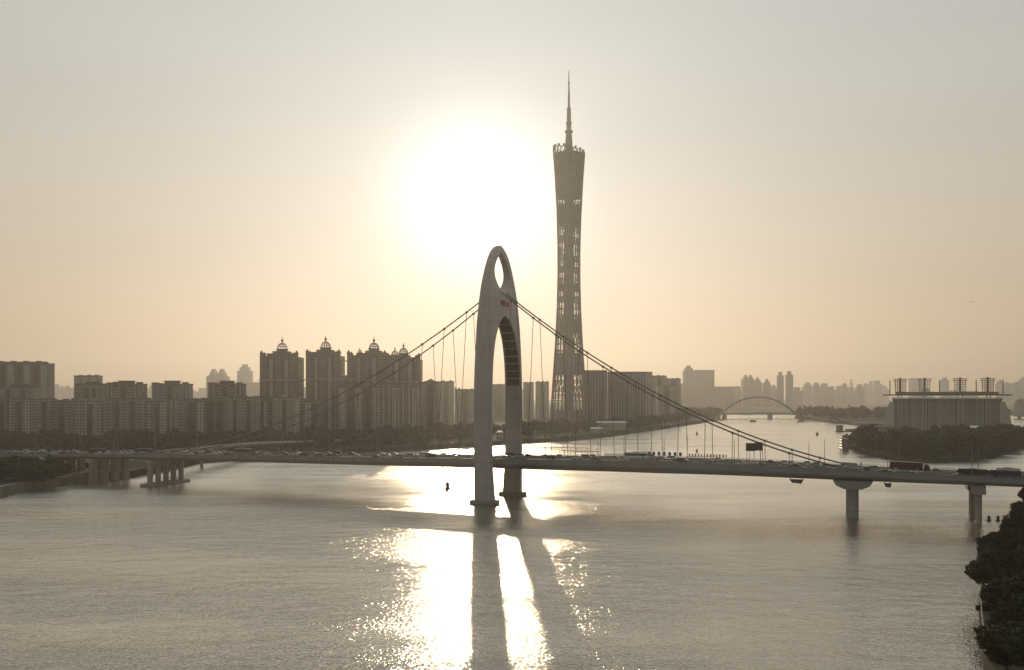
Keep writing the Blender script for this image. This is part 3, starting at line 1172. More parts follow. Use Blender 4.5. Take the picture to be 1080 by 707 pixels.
def trunk_mesh(seed, Ht, r0, R):
    r = random.Random(seed)
    mb = MB()
    pts = [(0, 0, -0.4), (r.uniform(-.2, .2), r.uniform(-.2, .2), Ht * 0.35), (r.uniform(-.4, .4), r.uniform(-.4, .4), Ht * 0.75)]
    mb.tube(pts, [r0, r0 * 0.75, r0 * 0.35], 7)
    for k in range(5):
        a = k * 1.26 + r.uniform(-.3, .3)
        b = Vector(pts[1]) + Vector((0, 0, r.uniform(0, Ht * 0.15)))
        e = Vector((math.cos(a) * R * 0.65, math.sin(a) * R * 0.65, Ht * r.uniform(0.6, 0.8)))
        mb.tube([b, b.lerp(e, 0.5) + Vector((0, 0, 0.6)), e], [r0 * 0.45, r0 * 0.3, r0 * 0.12], 5)
    return mb


def make_tree(seed, Ht, R, clumps, leaves, size, leaf='leaf', name='broadleaf_tree'):
    t = thing(name, (0, 0, -500))
    trunk_mesh(seed, Ht, 0.035 * Ht, R).build('trunk', M['bark'], t)
    crown_mesh(seed, R, Ht * (0.8 if leaf == 'leaf' else 0.93), Ht * (0.22 if leaf == 'leaf' else 0.07), clumps, leaves, size).build('crown', M[leaf], t)
    return t


# trees on the near bank at the right edge
near = [make_tree(100 + k, 12.0, 5.2, 64, 200, 0.40, name='riverside_tree') for k in range(3)]
spots = [(1097, 338, 14.5, 6.2, 'dark bushy tree highest on the near bank, just under the right bridge end'),
         (1089, 296, 13.0, 6.0, 'dark tree second from the top of the clump at the right edge'),
         (1074, 262, 12.0, 5.6, 'dark round tree below and right of the two spindle buoys'),
         (1094, 258, 14.0, 6.5, 'dark tree cut by the right edge at half height of the clump'),
         (1056, 232, 11.6, 5.3, 'dark tree with a ragged outline just above the one reaching farthest out'),
         (1080, 226, 13.5, 6.2, 'tall dark tree in the middle of the clump on the near bank'),
         (1050, 206, 11.8, 5.6, 'dark tree reaching farthest out over the water'),
         (1078, 200, 13.0, 6.0, 'dark tree just right of the one reaching farthest out'),
         (1102, 204, 14.0, 6.0, 'dark tree cut by the right edge in the lower half'),
         (1066, 182, 9.5, 4.8, 'dark tree beside the white railing above the lower red bush'),
         (1090, 178, 12.0, 5.8, 'dark tree near the bottom right corner behind the railing'),
         (1072, 166, 8.5, 4.6, 'small dark tree on the bottom edge next to the railing'),
         (1098, 164, 11.0, 5.2, 'dark tree filling the bottom right corner'),
         (1078, 156, 7.5, 4.4, 'lowest dark tree cut by the bottom edge at right'),
         (1062, 152, 7.0, 4.2, 'low dark tree on the bottom edge just right of the lowest red bush'),
         (1086, 149, 8.0, 4.6, 'broad dark tree cut by the bottom edge near the corner'),
         (1108, 153, 9.5, 5.0, 'dark tree in the very corner cut by both edges'),
         (1110, 176, 13.0, 5.6, 'dark tree at the right edge above the corner tree')]
for k, (px, y, h, cr_, lab) in enumerate(spots):
    loc = Vector(((px - HX) / F * y, y, 3.0))
    p = near[k % 3]
    if k < 3:
        p.location = loc
        p.scale = (cr_ / 5.2, cr_ / 5.2, h / 12)
        tag(p, lab, 'tree', 'trees along the near bank')
    else:
        o = dup(p, loc, k * 1.7, (cr_ / 5.2, cr_ / 5.2, h / 12), lab)
for k, (px, y, lab) in enumerate(((1036.5, 196, 'red leaved bush hanging over the quay, upper of two'), (1036.0, 176, 'red leaved bush hanging over the quay, lower of two'))):
    b = thing('red_bush', ((px - HX) / F * y, y, 2.6), 0, lab, 'bush', 'red bushes on the near quay')
    crown_mesh(300 + k, 1.5, 2.6, -0.6, 16, 110, 0.22).build('foliage', M['leaf_red'], b)
    MB().tube([(1.4, 0, 0.2), (0.6, 0, 0.6), (0, 0, 1.2)], [0.12, 0.09, 0.05], 5).build('stem', M['bark'], b)
rail = thing('white_railing', (91.0, 164, 3.0), math.atan2(203 - 162, 111 - 89.5), 'white post railing along the near quay edge at bottom right', 'railing')
q = MB()
for zz in (0.45, 1.05):
    q.box(-4, 44, -0.04, 0.04, zz, zz + 0.08)
q.build('rail', M['white'], rail)
for k in range(25):
    MB().box(-4 + 2 * k - 0.06, -4 + 2 * k + 0.06, 0.05, 0.15, 0, 1.2).build('post', M['white'], rail)

# woods on the banks: single trees that share a few crowns
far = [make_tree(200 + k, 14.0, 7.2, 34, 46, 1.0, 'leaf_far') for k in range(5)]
used = [False] * 5


def plant(spots, label, group):
    for (x, y, z, h) in spots:
        k = rng.randrange(5)
        sc = (h / 14 * rng.uniform(0.95, 1.3), h / 14 * rng.uniform(0.95, 1.3), h / 14)
        if not used[k]:
            used[k] = True
            far[k].location = (x, y, z); far[k].scale = sc
            tag(far[k], label, 'tree', group)
        else:
            o = dup(far[k], (x, y, z), rng.uniform(0, 6.28), sc, label)
            o['group'] = group


sp = []
# left edge clump in front of the bridge approach
for k in range(11):
    px = rng.uniform(-12, 52); y = rng.uniform(466, 485)
    sp.append(((px - HX) / F * y - (2 if px > 35 else 0), y + 6, GZ, rng.uniform(10, 14)))
for k in range(9):
    px = rng.uniform(40, 96); y = interp([(40, 492), (75, 515), (96, 528)], px)
    sp.append(((px - HX) / F * y, y + rng.uniform(2, 14), GZ, rng.uniform(6, 8.5)))
plant(sp, 'leafy tree in the dark clump on the left bank before the bridge', 'trees on the left bank before the bridge')
sp = []
for k in range(88):
    px = -6 + 456 * (k + rng.uniform(-0.5, 0.5)) / 88
    y = rng.uniform(760, 830) + max(0, (px - 300)) * 0.55
    if px < 225:
        y = rng.uniform(700, 800)
    sp.append(((px - HX) / F * y, y, GZ, rng.uniform(12, 19)))
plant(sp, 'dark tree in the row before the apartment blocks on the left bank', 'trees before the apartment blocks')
sp = []
for k in range(84):
    px = 448 + 280 * (k + rng.uniform(-0.5, 0.5)) / 84
    y = interp([(448, 850), (500, 910), (560, 985), (600, 1030), (640, 1125), (672, 1260), (700, 1420), (728, 1600)], px) + rng.uniform(10, 160)
    sp.append(((px - HX) / F * y, y, GZ, rng.uniform(11, 18)))
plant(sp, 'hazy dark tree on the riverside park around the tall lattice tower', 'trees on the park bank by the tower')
sp = []
for k in range(88):
    px = rng.uniform(900, 1090)
    y0 = interp([(900, 840), (912, 770), (940, 700), (985, 672), (1022, 682), (1048, 720), (1066, 790), (1090, 910)], px)
    y = y0 + rng.uniform(6, 1) + (rng.random() ** 1.3) * (955 - y0 if y0 < 900 else 60)
    sp.append(((px - HX) / F * y, y, 1.6, rng.uniform(13, 23)))
plant(sp, 'dark tree in the dense wood on the island in front of the stadium', 'trees on the island')

# scrub that hides the foot of the banks
for name_, lab_, line_, z_ in (('bank_scrub', 'low dark scrub along the island shore', [(893, 462), (897, 473), (912, 480), (940, 485.5), (985, 488.5), (1022, 487.5), (1048, 483.5), (1066, 478), (1090, 471)], 1.4),
                               ('bank_scrub', 'low dark scrub along the left shore before the apartment blocks', [(218, 487.5), (260, 484), (330, 480.2), (440, 474.8), (500, 470.8), (560, 466.8), (600, 464.8), (640, 461.0), (672, 456.3), (700, 452.3), (728, 448.0)], 2.0)):
    sc_ = MB()
    for (ax_, ay_), (bx_, by_) in zip(line_, line_[1:]):
        (x0, y0), (x1, y1) = shore(ax_, ay_), shore(bx_, by_)
        n_ = max(2, int(math.hypot(x1 - x0, y1 - y0) / 3.2))
        for k in range(n_):
            t = (k + rng.random()) / n_
            c = crown_mesh(rng.randrange(9999), rng.uniform(2.5, 4.5), rng.uniform(4.0, 6.5), -0.4, 2, 22, 0.8)
            dx, dy = x0 + (x1 - x0) * t + rng.uniform(-.5, .5), y0 + (y1 - y0) * t + rng.uniform(0.6, 3.5)
            sc_.add([(v[0] + dx, v[1] + dy, v[2] + z_ - 1.0) for v in c.v], c.f)
    tag(sc_.build(name_, M['leaf_far']), lab_, 'scrub', kind='stuff')

# far woods read as one mass
wd = MB()
for k in range(210):
    px = rng.uniform(842, 1062); y = rng.uniform(1625, 2050)
    if px < 875:
        y = rng.uniform(1850, 2050)
    c = crown_mesh(700 + k % 40, rng.uniform(7, 11), rng.uniform(16, 27), 2, 12, 12, 2.6)
    dx = (px - HX) / F * y
    wd.add([(v[0] + dx, v[1] + y, v[2] + GZ) for v in c.v], c.f)
tag(wd.build('woods', M['leaf_far']), 'hazy band of woods on the far right bank beyond the island', 'wood', kind='stuff')
wd = MB()
for k in range(110):
    px = rng.uniform(690, 760); y = rng.uniform(1650, 2100) + (px - 690) * 4
    if px > 738:
        y = rng.uniform(1900, 2200)
    c = crown_mesh(900 + k % 30, rng.uniform(7, 10), rng.uniform(13, 20), 2, 12, 12, 2.6)
    dx = (px - HX) / F * y
    wd.add([(v[0] + dx, v[1] + y, v[2] + GZ) for v in c.v], c.f)
tag(wd.build('woods', M['leaf_far']), 'hazy low woods on the left point beside the arch bridge', 'wood', kind='stuff')

# ------------------------------------------------------------------ buildings
FAC = {
    'beige': facade('beige_wall', (0.337, 0.299, 0.252)),
    'cream': facade('cream_wall', (0.438, 0.407, 0.355), bay=3.2, wfrac=0.5),
    'brown': facade('brown_wall', (0.173, 0.13, 0.101), bay=3.4),
    'grey': facade('grey_wall', (0.207, 0.207, 0.215), bay=3.0, wfrac=0.6),
    'rose': facade('rose_wall', (0.209, 0.158, 0.137), bay=3.3),
    'fin': facade('fin_wall', (0.245, 0.23, 0.202), (0.06, 0.06, 0.06), 4.2, 40, 0.55, 0.92),
    'stadium': facade('stadium_cladding', (0.26, 0.26, 0.26), (0.17, 0.17, 0.17), 3.0, 60, 0.4, 0.96),
    'glassy': facade('glassy_wall', (0.101, 0.101, 0.101), (0.05, 0.055, 0.06), 2.4, 4.2, 0.8, 0.75),
}
TRIM = {'parapet': plain('parapet_concrete', (0.52, 0.49, 0.44), 0.8, var=0.1),
        'pale': plain('pale_trim', (0.38, 0.355, 0.32), 0.8, var=0.12, scale=0.2),
        'roof': plain('roof_grey', (0.15, 0.14, 0.13), 0.85),
        'rust': plain('rust_trim', (0.20, 0.13, 0.10), 0.85)}


def span(px0, px1, ytop, y):
    return ((px0 + px1) / 2 - HX) / F * y, (px1 - px0) / F * y, H + (HY - ytop) / F * y


def apartment(px0, px1, ytop, y, wall, label, pattern, hat=True, rz=0.0, depth=16, group=None, base=GZ, name='apartment_block'):
    """A slab with projecting bays, balcony stacks, a parapet and roof huts."""
    x, w, zt = span(px0, px1, ytop, y)
    h = zt - base
    r = thing(name, (x, y + depth / 2, base), rz, label, 'apartment block', group)
    f = -depth / 2
    MB().box(-w / 2, w / 2, f, depth / 2, -0.5, h).build('wall', FAC[wall], r)
    n = len(pattern)
    cw = w / n
    for i, ch in enumerate(pattern):
        x0 = -w / 2 + cw * i
        if ch == 'b':      # bay
            MB().box(x0 + cw * 0.12, x0 + cw * 0.88, f - 1.7, f - 0.003, 0, h - 1.2).build('bay', FAC['cream' if wall != 'cream' else 'beige'], r)
        elif ch == 'p':    # pilaster pair
            q = MB()
            for k in (0.12, 0.72):
                q.box(x0 + cw * k, x0 + cw * (k + 0.16), f - 1.0, f - 0.003, 0, h + 0.4)
            q.build('pilaster', TRIM['pale'], r)
        elif ch == 'B':    # balcony stack
            q = MB()
            k = 3.1
            while k < h - 2:
                q.box(x0 + cw * 0.08, x0 + cw * 0.92, f - 1.6, f - 0.003, k, k + 1.1)
                k += 3.1
            q.box(x0 + cw * 0.04, x0 + cw * 0.08 - 0.003, f - 1.7, f - 0.003, 0, h)
            q.box(x0 + cw * 0.92 + 0.003, x0 + cw * 0.96, f - 1.7, f - 0.003, 0, h)
            q.build('balcony', TRIM['pale'], r)
        elif ch == 'd':    # flat dark strip on the wall, painted in for the shade of a recess
            MB().box(x0 + cw * 0.2, x0 + cw * 0.8, f - 0.06, f - 0.003, 2, h - 2).build('shade_strip', M['glass'], r)
    rf = MB()
    rf.box(-w / 2 - 0.4, w / 2 + 0.4, f - 0.4, depth / 2 + 0.4, h + 0.003, h + 0.5)
    for a, b, c, d in ((-w / 2 - 0.4, w / 2 + 0.4, f - 0.4, f - 0.1), (-w / 2 - 0.4, w / 2 + 0.4, depth / 2 + 0.1, depth / 2 + 0.4)):
        rf.box(a, b, c, d, h + 0.503, h + 1.4)
    ro = rf.build('roof', TRIM['roof'], r)
    rr = random.Random(int(px0 * 7 + ytop))
    for k in range(3 if w > 25 else 2):
        cx = -w / 2 + w * (k + 0.5) / (3 if w > 25 else 2) + rr.uniform(-1.5, 1.5)
        ww = rr.uniform(3, 5.5); hh = rr.uniform(2.0, 3.6)
        MB().cbox(cx, 1.5, ww, 6, h + 0.503, h + hh).build('roof_hut', FAC[wall], ro)
    if hat:
        q = MB()
        q.cbox(0, 0, w * 0.34, depth * 0.7, h + 0.505, h + 4.2)
        q.cbox(0, 0, w * 0.42, depth * 0.85, h + 4.203, h + 4.8)
        for sx in (-1, 1):
            q.cbox(sx * w * 0.42, f + 2.5, w * 0.13, 5, h + 0.505, h + 2.2)
            q.cbox(sx * w * 0.42, f + 2.5, w * 0.18, 6, h + 2.203, h + 2.7)
        q.build('penthouse', TRIM['roof'], ro)
    return r


G1 = 'low apartment blocks along the left bank'
apartment(-22, 6, 423, 880, 'grey', 'dark low block cut by the left edge in the front row', 'dBd', False, group=G1)
apartment(7, 51, 422, 886, 'beige', 'beige front block with two pale bays at the far left', 'bdbBd', False, group=G1)
apartment(52, 78, 424, 894, 'grey', 'dark grey narrow front block between two pale front blocks', 'BdB', False, group=G1)
apartment(79, 110, 424, 884, 'cream', 'pale front block with broad bays under the flat box tower', 'bdb', False, group=G1)
apartment(111, 152, 421, 880, 'grey', 'front block with white balcony columns left of a pale block', 'BdBdB', False, group=G1)
apartment(153, 178, 424, 888, 'beige', 'pale plain front block right of the white balcony columns', 'bdb', False, group=G1)
apartment(179, 206, 423, 880, 'grey', 'dark front block with one balcony stack below the turreted roof', 'pBd', False, group=G1)
apartment(207, 236, 422, 874, 'rose', 'brownish front block with smooth walls before the taller grey block', 'bdd', False, group=G1)
apartment(237, 273, 420, 866, 'cream', 'front block with grid of white balconies left of a brown strip', 'BdBdB', False, group=G1)
apartment(273, 288, 422, 874, 'brown', 'narrow brown front block squeezed between white balcony blocks', 'dbd', False, group=G1)
apartment(288, 312, 420, 866, 'cream', 'front block with white balcony ladders below the first domed tower', 'BdB', False, group=G1)
apartment(313, 336, 424, 900, 'brown', 'dark front block between the first two domed towers', 'dbd', False, group=G1)
G2 = 'second row blocks with cornice roofs'
apartment(-4, 37, 409, 985, 'beige', 'second row block with cornice roof before the tall slab', 'BdBdB', True, group=G2)
apartment(79, 111, 407, 985, 'beige', 'second row block with cornice roof below the flat box tower', 'BddB', True, group=G2)
apartment(112, 149, 406, 975, 'brown', 'second row block with cornice roof and roof tank', 'pBdBp', True, group=G2)
apartment(160, 198, 406, 975, 'grey', 'second row block with cornice roof standing by itself', 'pBdBp', True, group=G2)
apartment(219, 255, 406, 975, 'brown', 'second row block with cornice roof below two hazy towers', 'pBdBp', True, group=G2)
r = apartment(-10, 51, 384, 1160, 'rose', 'tall brown slab with crenellated roofline at the far left', 'bdbdbdb', False, name='apartment_tower')
q = MB()
hh = H + (HY - 384) / F * 1160 - GZ
for k in range(9):
    q.cbox(-36 + 8.6 * k, -4, 5.6, 6, hh + 0.505, hh + 3.2 + (k % 2))
q.build('crenellation', FAC['rose'], r)
apartment(78, 103, 397, 1330, 'grey', 'plain flat box tower rising behind the pale front block', 'bbb', False, name='apartment_tower')


def dome(parent, cx, cy_, z, r):
    d = MB()
    d.lathe([(r * 1.05, z), (r * 1.05, z + r * 0.35), (r * 1.2, z + r * 0.36), (r * 1.2, z + r * 0.5)], 16, cx, cy_)
    dr = d.build('dome_drum', TRIM['roof'], parent)
    n = 12
    q = MB()
    zb = z + r * 0.5
    for k in range(n):
        a = 2 * math.pi * k / n
        q.tube([(cx + r * math.cos(a) * math.cos(e), cy_ + r * math.sin(a) * math.cos(e), zb + r * 1.15 * math.sin(e)) for e in [i * math.pi / 2 / 6 for i in range(7)]], r * 0.06, 4, caps=False)
    for e in (0.4, 0.85):
        ring = [(cx + r * math.cos(2 * math.pi * k / 16) * math.cos(e), cy_ + r * math.sin(2 * math.pi * k / 16) * math.cos(e), zb + r * 1.15 * math.sin(e)) for k in range(17)]
        q.tube(ring, r * 0.05, 4, caps=False)
    q.build('dome', M['lattice'], parent)
    zt = zb + r * 1.15
    MB().lathe([(r * 0.13, zt - 0.2), (r * 0.13, zt + r * 0.25), (r * 0.27, zt + r * 0.4), (r * 0.27, zt + r * 0.6), (r * 0.1, zt + r * 0.75), (0.12, zt + r * 1.3)], 8, cx, cy_).build('finial', TRIM['rust'], parent)


def domed_tower(px0, px1, ytop, y, domes, label, wall='brown', depth=30):
    x, w, zt = span(px0, px1, ytop, y)
    h = zt - GZ
    r = thing('domed_tower', (x, y + depth / 2, GZ), 0, label, 'apartment tower', 'domed apartment towers')
    f = -depth / 2
    MB().box(-w / 2, w / 2, f, depth / 2, -0.5, h).build('wall', FAC[wall], r)
    n = 5 if w < 60 else 9
    cw = w / n
    for i in range(n):
        x0 = -w / 2 + cw * i
        if i % 2 == 0:
            MB().box(x0 + 0.6, x0 + cw - 0.6, f - 2.2, f - 0.003, 0, h + (1.5 if i in (0, n - 1) else 0.5)).build('bay', FAC['rose'], r)
        else:
            MB().box(x0 + cw * 0.3, x0 + cw * 0.7, f - 0.8, f - 0.003, 0, h - 3).build('pilaster', TRIM['pale'], r)
    MB().box(-w / 2 - 0.8, w / 2 + 0.8, f - 2.6, depth / 2 + 0.8, h * 0.70, h * 0.70 + 1.2).build('string_course', TRIM['pale'], r)
    for sx in (-1, 1):
        for k in (0.93, 0.78):
            q = MB()
            q.lathe([(1.9, h), (1.9, h + 4.0 - (k < 0.9) * 1.2), (2.3, h + 4.2 - (k < 0.9) * 1.2), (0.3, h + 7.5 - (k < 0.9) * 2)], 8, sx * w / 2 * k, f + 1.2)
            q.build('turret', TRIM['rust'], r)
    for dx, zoff, rr in domes:
        cx = dx * w
        q = MB()
        q.cbox(cx, 0, rr * 5.2, depth * 0.6, h, h + 3.0 + zoff)
        q.cbox(cx, 0, rr * 5.8, depth * 0.7, h + 3.003 + zoff, h + 3.8 + zoff)
        q.cbox(cx, 0, rr * 3.0, rr * 3.0, h + 3.803 + zoff, h + 6.6 + zoff)
        p = q.build('roof_pavilion', TRIM['rust'], r)
        dome(p, cx, 0, h + 6.6 + zoff, rr)
    return r


domed_tower(274, 314, 376.5, 1000, [(0.0, 0.5, 6.0)], 'first domed brown tower from the left, standing apart')
domed_tower(322.5, 358.5, 375, 1000, [(-0.0, 0.5, 6.0)], 'second domed brown tower from the left, just left of the crane')
domed_tower(366, 407, 376, 1010, [(0.14, 0.5, 6.0), (-0.23, -2.4, 2.6)], 'third domed brown tower, right of the crane')
domed_tower(407.5, 443, 379, 1004, [(-0.04, -1.2, 5.2), (0.0 + 0.0, -40, 0.01)][:1] + [(-0.30, -2.5, 4.0)], 'fourth domed tower carrying two domes side by side')
apartment(354, 372, 397, 1080, 'grey', 'hazy grey block behind the gap under the crane', 'bdb', False, name='apartment_tower')
apartment(357, 392, 408, 960, 'brown', 'dark lower wing in front of the second and third domed towers', 'bdbd', False)
apartment(392, 444, 407.5, 955, 'rose', 'dark lower wing in front of the fourth domed tower', 'bpbpb', False)
# crane
cr = thing('tower_crane', ((361 - HX) / F * 1120, 1120, 0), 0.5, 'thin tower crane between the second and third domed towers', 'crane')
zt = H + (HY - 379) / F * 1120
MB().cbox(0, 0, 1.8, 1.8, 4.5, zt).build('mast', M['steel'], cr)
MB().box(-8, 14, -0.5, 0.5, zt - 3.0, zt - 1.6).build('jib', M['steel'], cr)
MB().tube([(0, 0, zt), (0, 0, zt + 4)], 0.5, 5).build('apex', M['steel'], cr)
MB().box(-8, -5.5, -0.8, 0.8, zt - 5.2, zt - 3.003).build('counterweight', M['dark'], cr)

# right of the domed towers
r = apartment(444.5, 463, 404, 1010, 'brown', 'dark block with a pyramid roof right of the domed towers', 'bdb', False, name='apartment_tower')
hh = H + (HY - 404) / F * 1010 - GZ
MB().loft([[(-8, -7, hh + 0.5), (8, -7, hh + 0.5), (8, 7, hh + 0.5), (-8, 7, hh + 0.5)], [(-0.5, -0.5, hh + 5), (0.5, -0.5, hh + 5), (0.5, 0.5, hh + 5), (-0.5, 0.5, hh + 5)]]).build('pyramid_roof', TRIM['roof'], r)
MID = [(463, 478, 403, 1500, 'grey', 'pale hazy tower right of the pyramid roof'),
       (480, 501, 411.5, 1400, 'beige', 'hazy block just left of the pylon leg'),
       (514, 538, 406, 1900, 'grey', 'hazy block seen between the pylon legs'),
       (552, 563, 404, 1800, 'beige', 'hazy narrow block right of the pylon, left one of two'),
       (565, 579, 403.5, 1750, 'grey', 'hazy block at the left foot of the lattice tower'),
       (688, 703, 397, 1750, 'grey', 'hazy block against the right end of the finned building'),
       (703, 718, 400, 1800, 'beige', 'hazy block with small gables right of the finned building'),
       (694, 712, 407, 1650, 'rose', 'darker low block right of the finned building')]
for a, b, yt, y, w, lab in MID:
    apartment(a, b, yt, y, w, lab, 'bdb', False, depth=24, name='tower_block')


def office(px0, px1, ytop, ymid, y, label, rz=0.0, depth=60):
    x, w, zt = span(px0, px1, ytop, y)
    _, _, zm = span(px0, px1, ymid, y)
    h = zt - GZ; hm = zm - GZ
    r = thing('office_building', (x, y + depth / 2, GZ), rz, label, 'office building', 'finned office buildings by the tower')
    f = -depth / 2
    MB().box(-w / 2, w / 2, f, depth / 2, hm, h).build('upper_wall', FAC['glassy'], r)
    MB().box(-w / 2 + 1.5, w / 2 - 1.5, f + 1.5, depth / 2 - 1.5, -0.5, hm - 0.003).build('lower_wall', FAC['glassy'], r)
    n = max(4, int(w / 4.5))
    for k in range(n + 1):
        xx = -w / 2 + w * k / n
        MB().box(xx - 0.55, xx + 0.55, f - 1.4, f - 0.003 + (0), 0, h - (h - hm) * 0.06 if k > n * 0.45 else hm).build('fin', TRIM['pale'], r)
    MB().box(-w / 2 - 0.5, w / 2 + 0.5, f - 1.6, depth / 2 + 0.5, h + 0.003, h + 1.4).build('roof', TRIM['roof'], r)
    return r


office(616, 640, 391.5, 419, 1420, 'dark finned office block against the right side of the lattice tower')
office(641, 681, 393, 419, 1470, 'wide finned office block with a pale end right of the lattice tower')
x, w, zt = span(681, 688.5, 393, 1475)
r = thing('stair_tower', (x, 1510, GZ), 0, 'pale narrow end tower closing the wide finned office block', 'tower block')
MB().box(-w / 2, w / 2, -30, 30, -0.5, zt - GZ).build('wall', FAC['cream'], r)
MB().box(-w / 2 - .4, w / 2 + .4, -30.4, 30.4, zt - GZ + 0.003, zt - GZ + 1.2).build('roof', TRIM['roof'], r)

# low pavilions on the park bank
for k, (a, b, yt, y, lab) in enumerate(((627, 662, 445.2, 1180, 'long low white pavilion on the park bank below the office blocks'),
                                        (601, 612, 451.0, 1080, 'small white pavilion on the park bank near the tower foot'),
                                        (622, 636, 451.5, 1110, 'low white pavilion beside the small one on the park bank'),
                                        (523, 531, 455.5, 960, 'small white roofed kiosk on the bank between the pylon legs'))):
    x, w, zt = span(a, b, yt, y)
    r = thing('pavilion', (x, y, GZ), 0, lab, 'pavilion', 'low pavilions on the park bank')
    MB().cbox(0, 0, w * 0.9, 9, -0.5, zt - GZ - 0.8).build('wall', FAC['cream'], r)
    q = MB().loft([[(-w / 2, -6, zt - GZ - 0.797), (w / 2, -6, zt - GZ - 0.797), (w / 2, 6, zt - GZ - 0.797), (-w / 2, 6, zt - GZ - 0.797)],
                   [(-w / 2 + 2, -2, zt - GZ + 0.8), (w / 2 - 2, -2, zt - GZ + 0.8), (w / 2 - 2, 2, zt - GZ + 0.8), (-w / 2 + 2, 2, zt - GZ + 0.8)]])
    q.build('roof', M['white'], r)


def far_tower(px0, px1, ytop, y, label, cap=0, group='far hazy skyline'):
    y *= 1.45
    x, w, zt = span(px0, px1, ytop, y)
    h = zt - GZ
    d = min(60, max(22, w * 0.8))
    r = thing('far_tower', (x, y + d / 2, GZ - 0.3), 0, label, 'tower block', group)
    MB().box(-w / 2, w / 2, -d / 2, d / 2, -0.3, h).build('wall', M['skyline'], r)
    if cap == 0:
        MB().box(-w * 0.3, w * 0.25, -d * 0.3, d * 0.3, h, h + 0.012 * y / 3).build('roof_hut', M['skyline_roof'], r)
    elif cap == 1:     # gable
        MB().side_prism([(-w * 0.42, h), (w * 0.42, h), (0, h + w * 0.75)], -d * 0.4, d * 0.4).build('gable_roof', M['skyline_roof'], r)
    elif cap == 2:     # set back crown
        q = MB().cbox(0, 0, w * 0.7, d * 0.7, h, h + w * 0.28)
        q.build('setback', M['skyline'], r)
        MB().cbox(0, 0, w * 0.4, d * 0.4, h + w * 0.281, h + w * 0.5).build('crown_block', M['skyline_roof'], r)
    elif cap == 3:     # twin gables
        q = MB()
        for sx in (-1, 1):
            q.side_prism([(sx * w * 0.22 - w * 0.2, h), (sx * w * 0.22 + w * 0.2, h), (sx * w * 0.22, h + w * 0.4)], -d * 0.4, d * 0.4)
        q.build('gable_roof', M['skyline_roof'], r)
    elif cap == 4:
        MB().box(-w / 2 - 1, w / 2 + 1, -d / 2 - 1, d / 2 + 1, h, h + 3).build('parapet', M['skyline_roof'], r)
    return r


FAR = [
    (217.5, 237.5, 397, 2500, 'twin topped hazy tower above the fourth cornice roof', 3),
    (250, 263.5, 391, 2900, 'slender pale stepped tower left of the first domed tower', 2),
    (238, 276, 404, 2600, 'wide low hazy block below the slender stepped tower', 4),
    (264, 282, 408, 2750, 'hazy block half hidden by the first domed tower', 0),
    (312, 324, 412, 2600, 'hazy strip between the first two domed towers', 0),
    (721.5, 732.5, 391, 2550, 'narrow stepped hazy tower left of the broad flat tower', 2),
    (734, 753.5, 391, 2500, 'broad flat topped hazy tower left of the arch bridge', 4),
    (716, 738, 408, 2450, 'low hazy block at the foot of the narrow stepped tower', 0),
    (753.5, 774.5, 408.5, 2600, 'hazy lower wing right of the broad flat tower', 4),
    (784, 796, 400, 2700, 'twin gabled hazy tower above the arch', 3),
    (795.5, 804, 404, 2750, 'single gabled hazy tower in the middle of the trio above the arch', 1),
    (806, 813, 404.5, 2720, 'slim gabled hazy tower, right one of the trio above the arch', 1),
    (820.8, 826.8, 396, 2650, 'left one of the slim hazy twin towers', 0),
    (830.0, 836.6, 395.2, 2600, 'right one of the slim hazy twin towers', 0),
]
for a, b, yt, y, lab, cap in FAR:
    far_tower(a, b, yt, y, lab, cap)
# fainter blocks farther off, counted from the left in each gap of the nearer skyline
rng = random.Random(21)
GAPS = [('between the tall slab and the flat box tower', [(51, 56, 411), (56, 62, 409), (62, 67, 411), (67, 73, 409.5), (73, 79, 412)], 3900),
        ('between the second row blocks with cornice roofs', [(150, 156, 412), (156, 161, 410), (198, 206, 415), (206, 218, 413)], 3600),
        ('right of the twin topped tower behind the domed towers', [(444, 452, 412), (470, 481, 408), (501, 515, 414), (536, 553, 411)], 2900),
        ('behind the arch bridge below the trio of gabled towers', [(774, 784, 411), (813, 820, 409.5), (837, 847, 412), (773, 800, 416), (800, 826, 415)], 3100),
        ('above the woods right of the twin towers', [(848, 858, 408.5), (858, 866, 407.5), (866, 876, 408), (876, 881, 411), (882, 892, 411), (893, 904, 412), (889.5, 893.5, 406), (904, 912, 409)], 3500),
        ('left of the stadium in the farthest haze', [(911, 917, 408), (917, 922, 405.5), (922, 931, 405), (930, 938, 411), (897, 900, 404), (887, 890, 407)], 4600),
        ('behind the stadium and its masts', [(962, 972, 399.5), (972, 985, 413), (994, 1001, 401.5), (1001, 1010, 412), (1020, 1032, 413), (1053, 1060, 404.5), (1060, 1066, 406), (1066, 1071, 404.5), (1071, 1078, 406.5), (1077, 1086, 402.5)], 3900)]
for where, lst, y in GAPS:
    for k, (a, b, yt) in enumerate(sorted(lst)):
        far_tower(a, b, yt, y + rng.uniform(-250, 250), f"faint tower {where}, {ORD[k + 1]} from left", rng.choice([0, 2, 4, 0]))

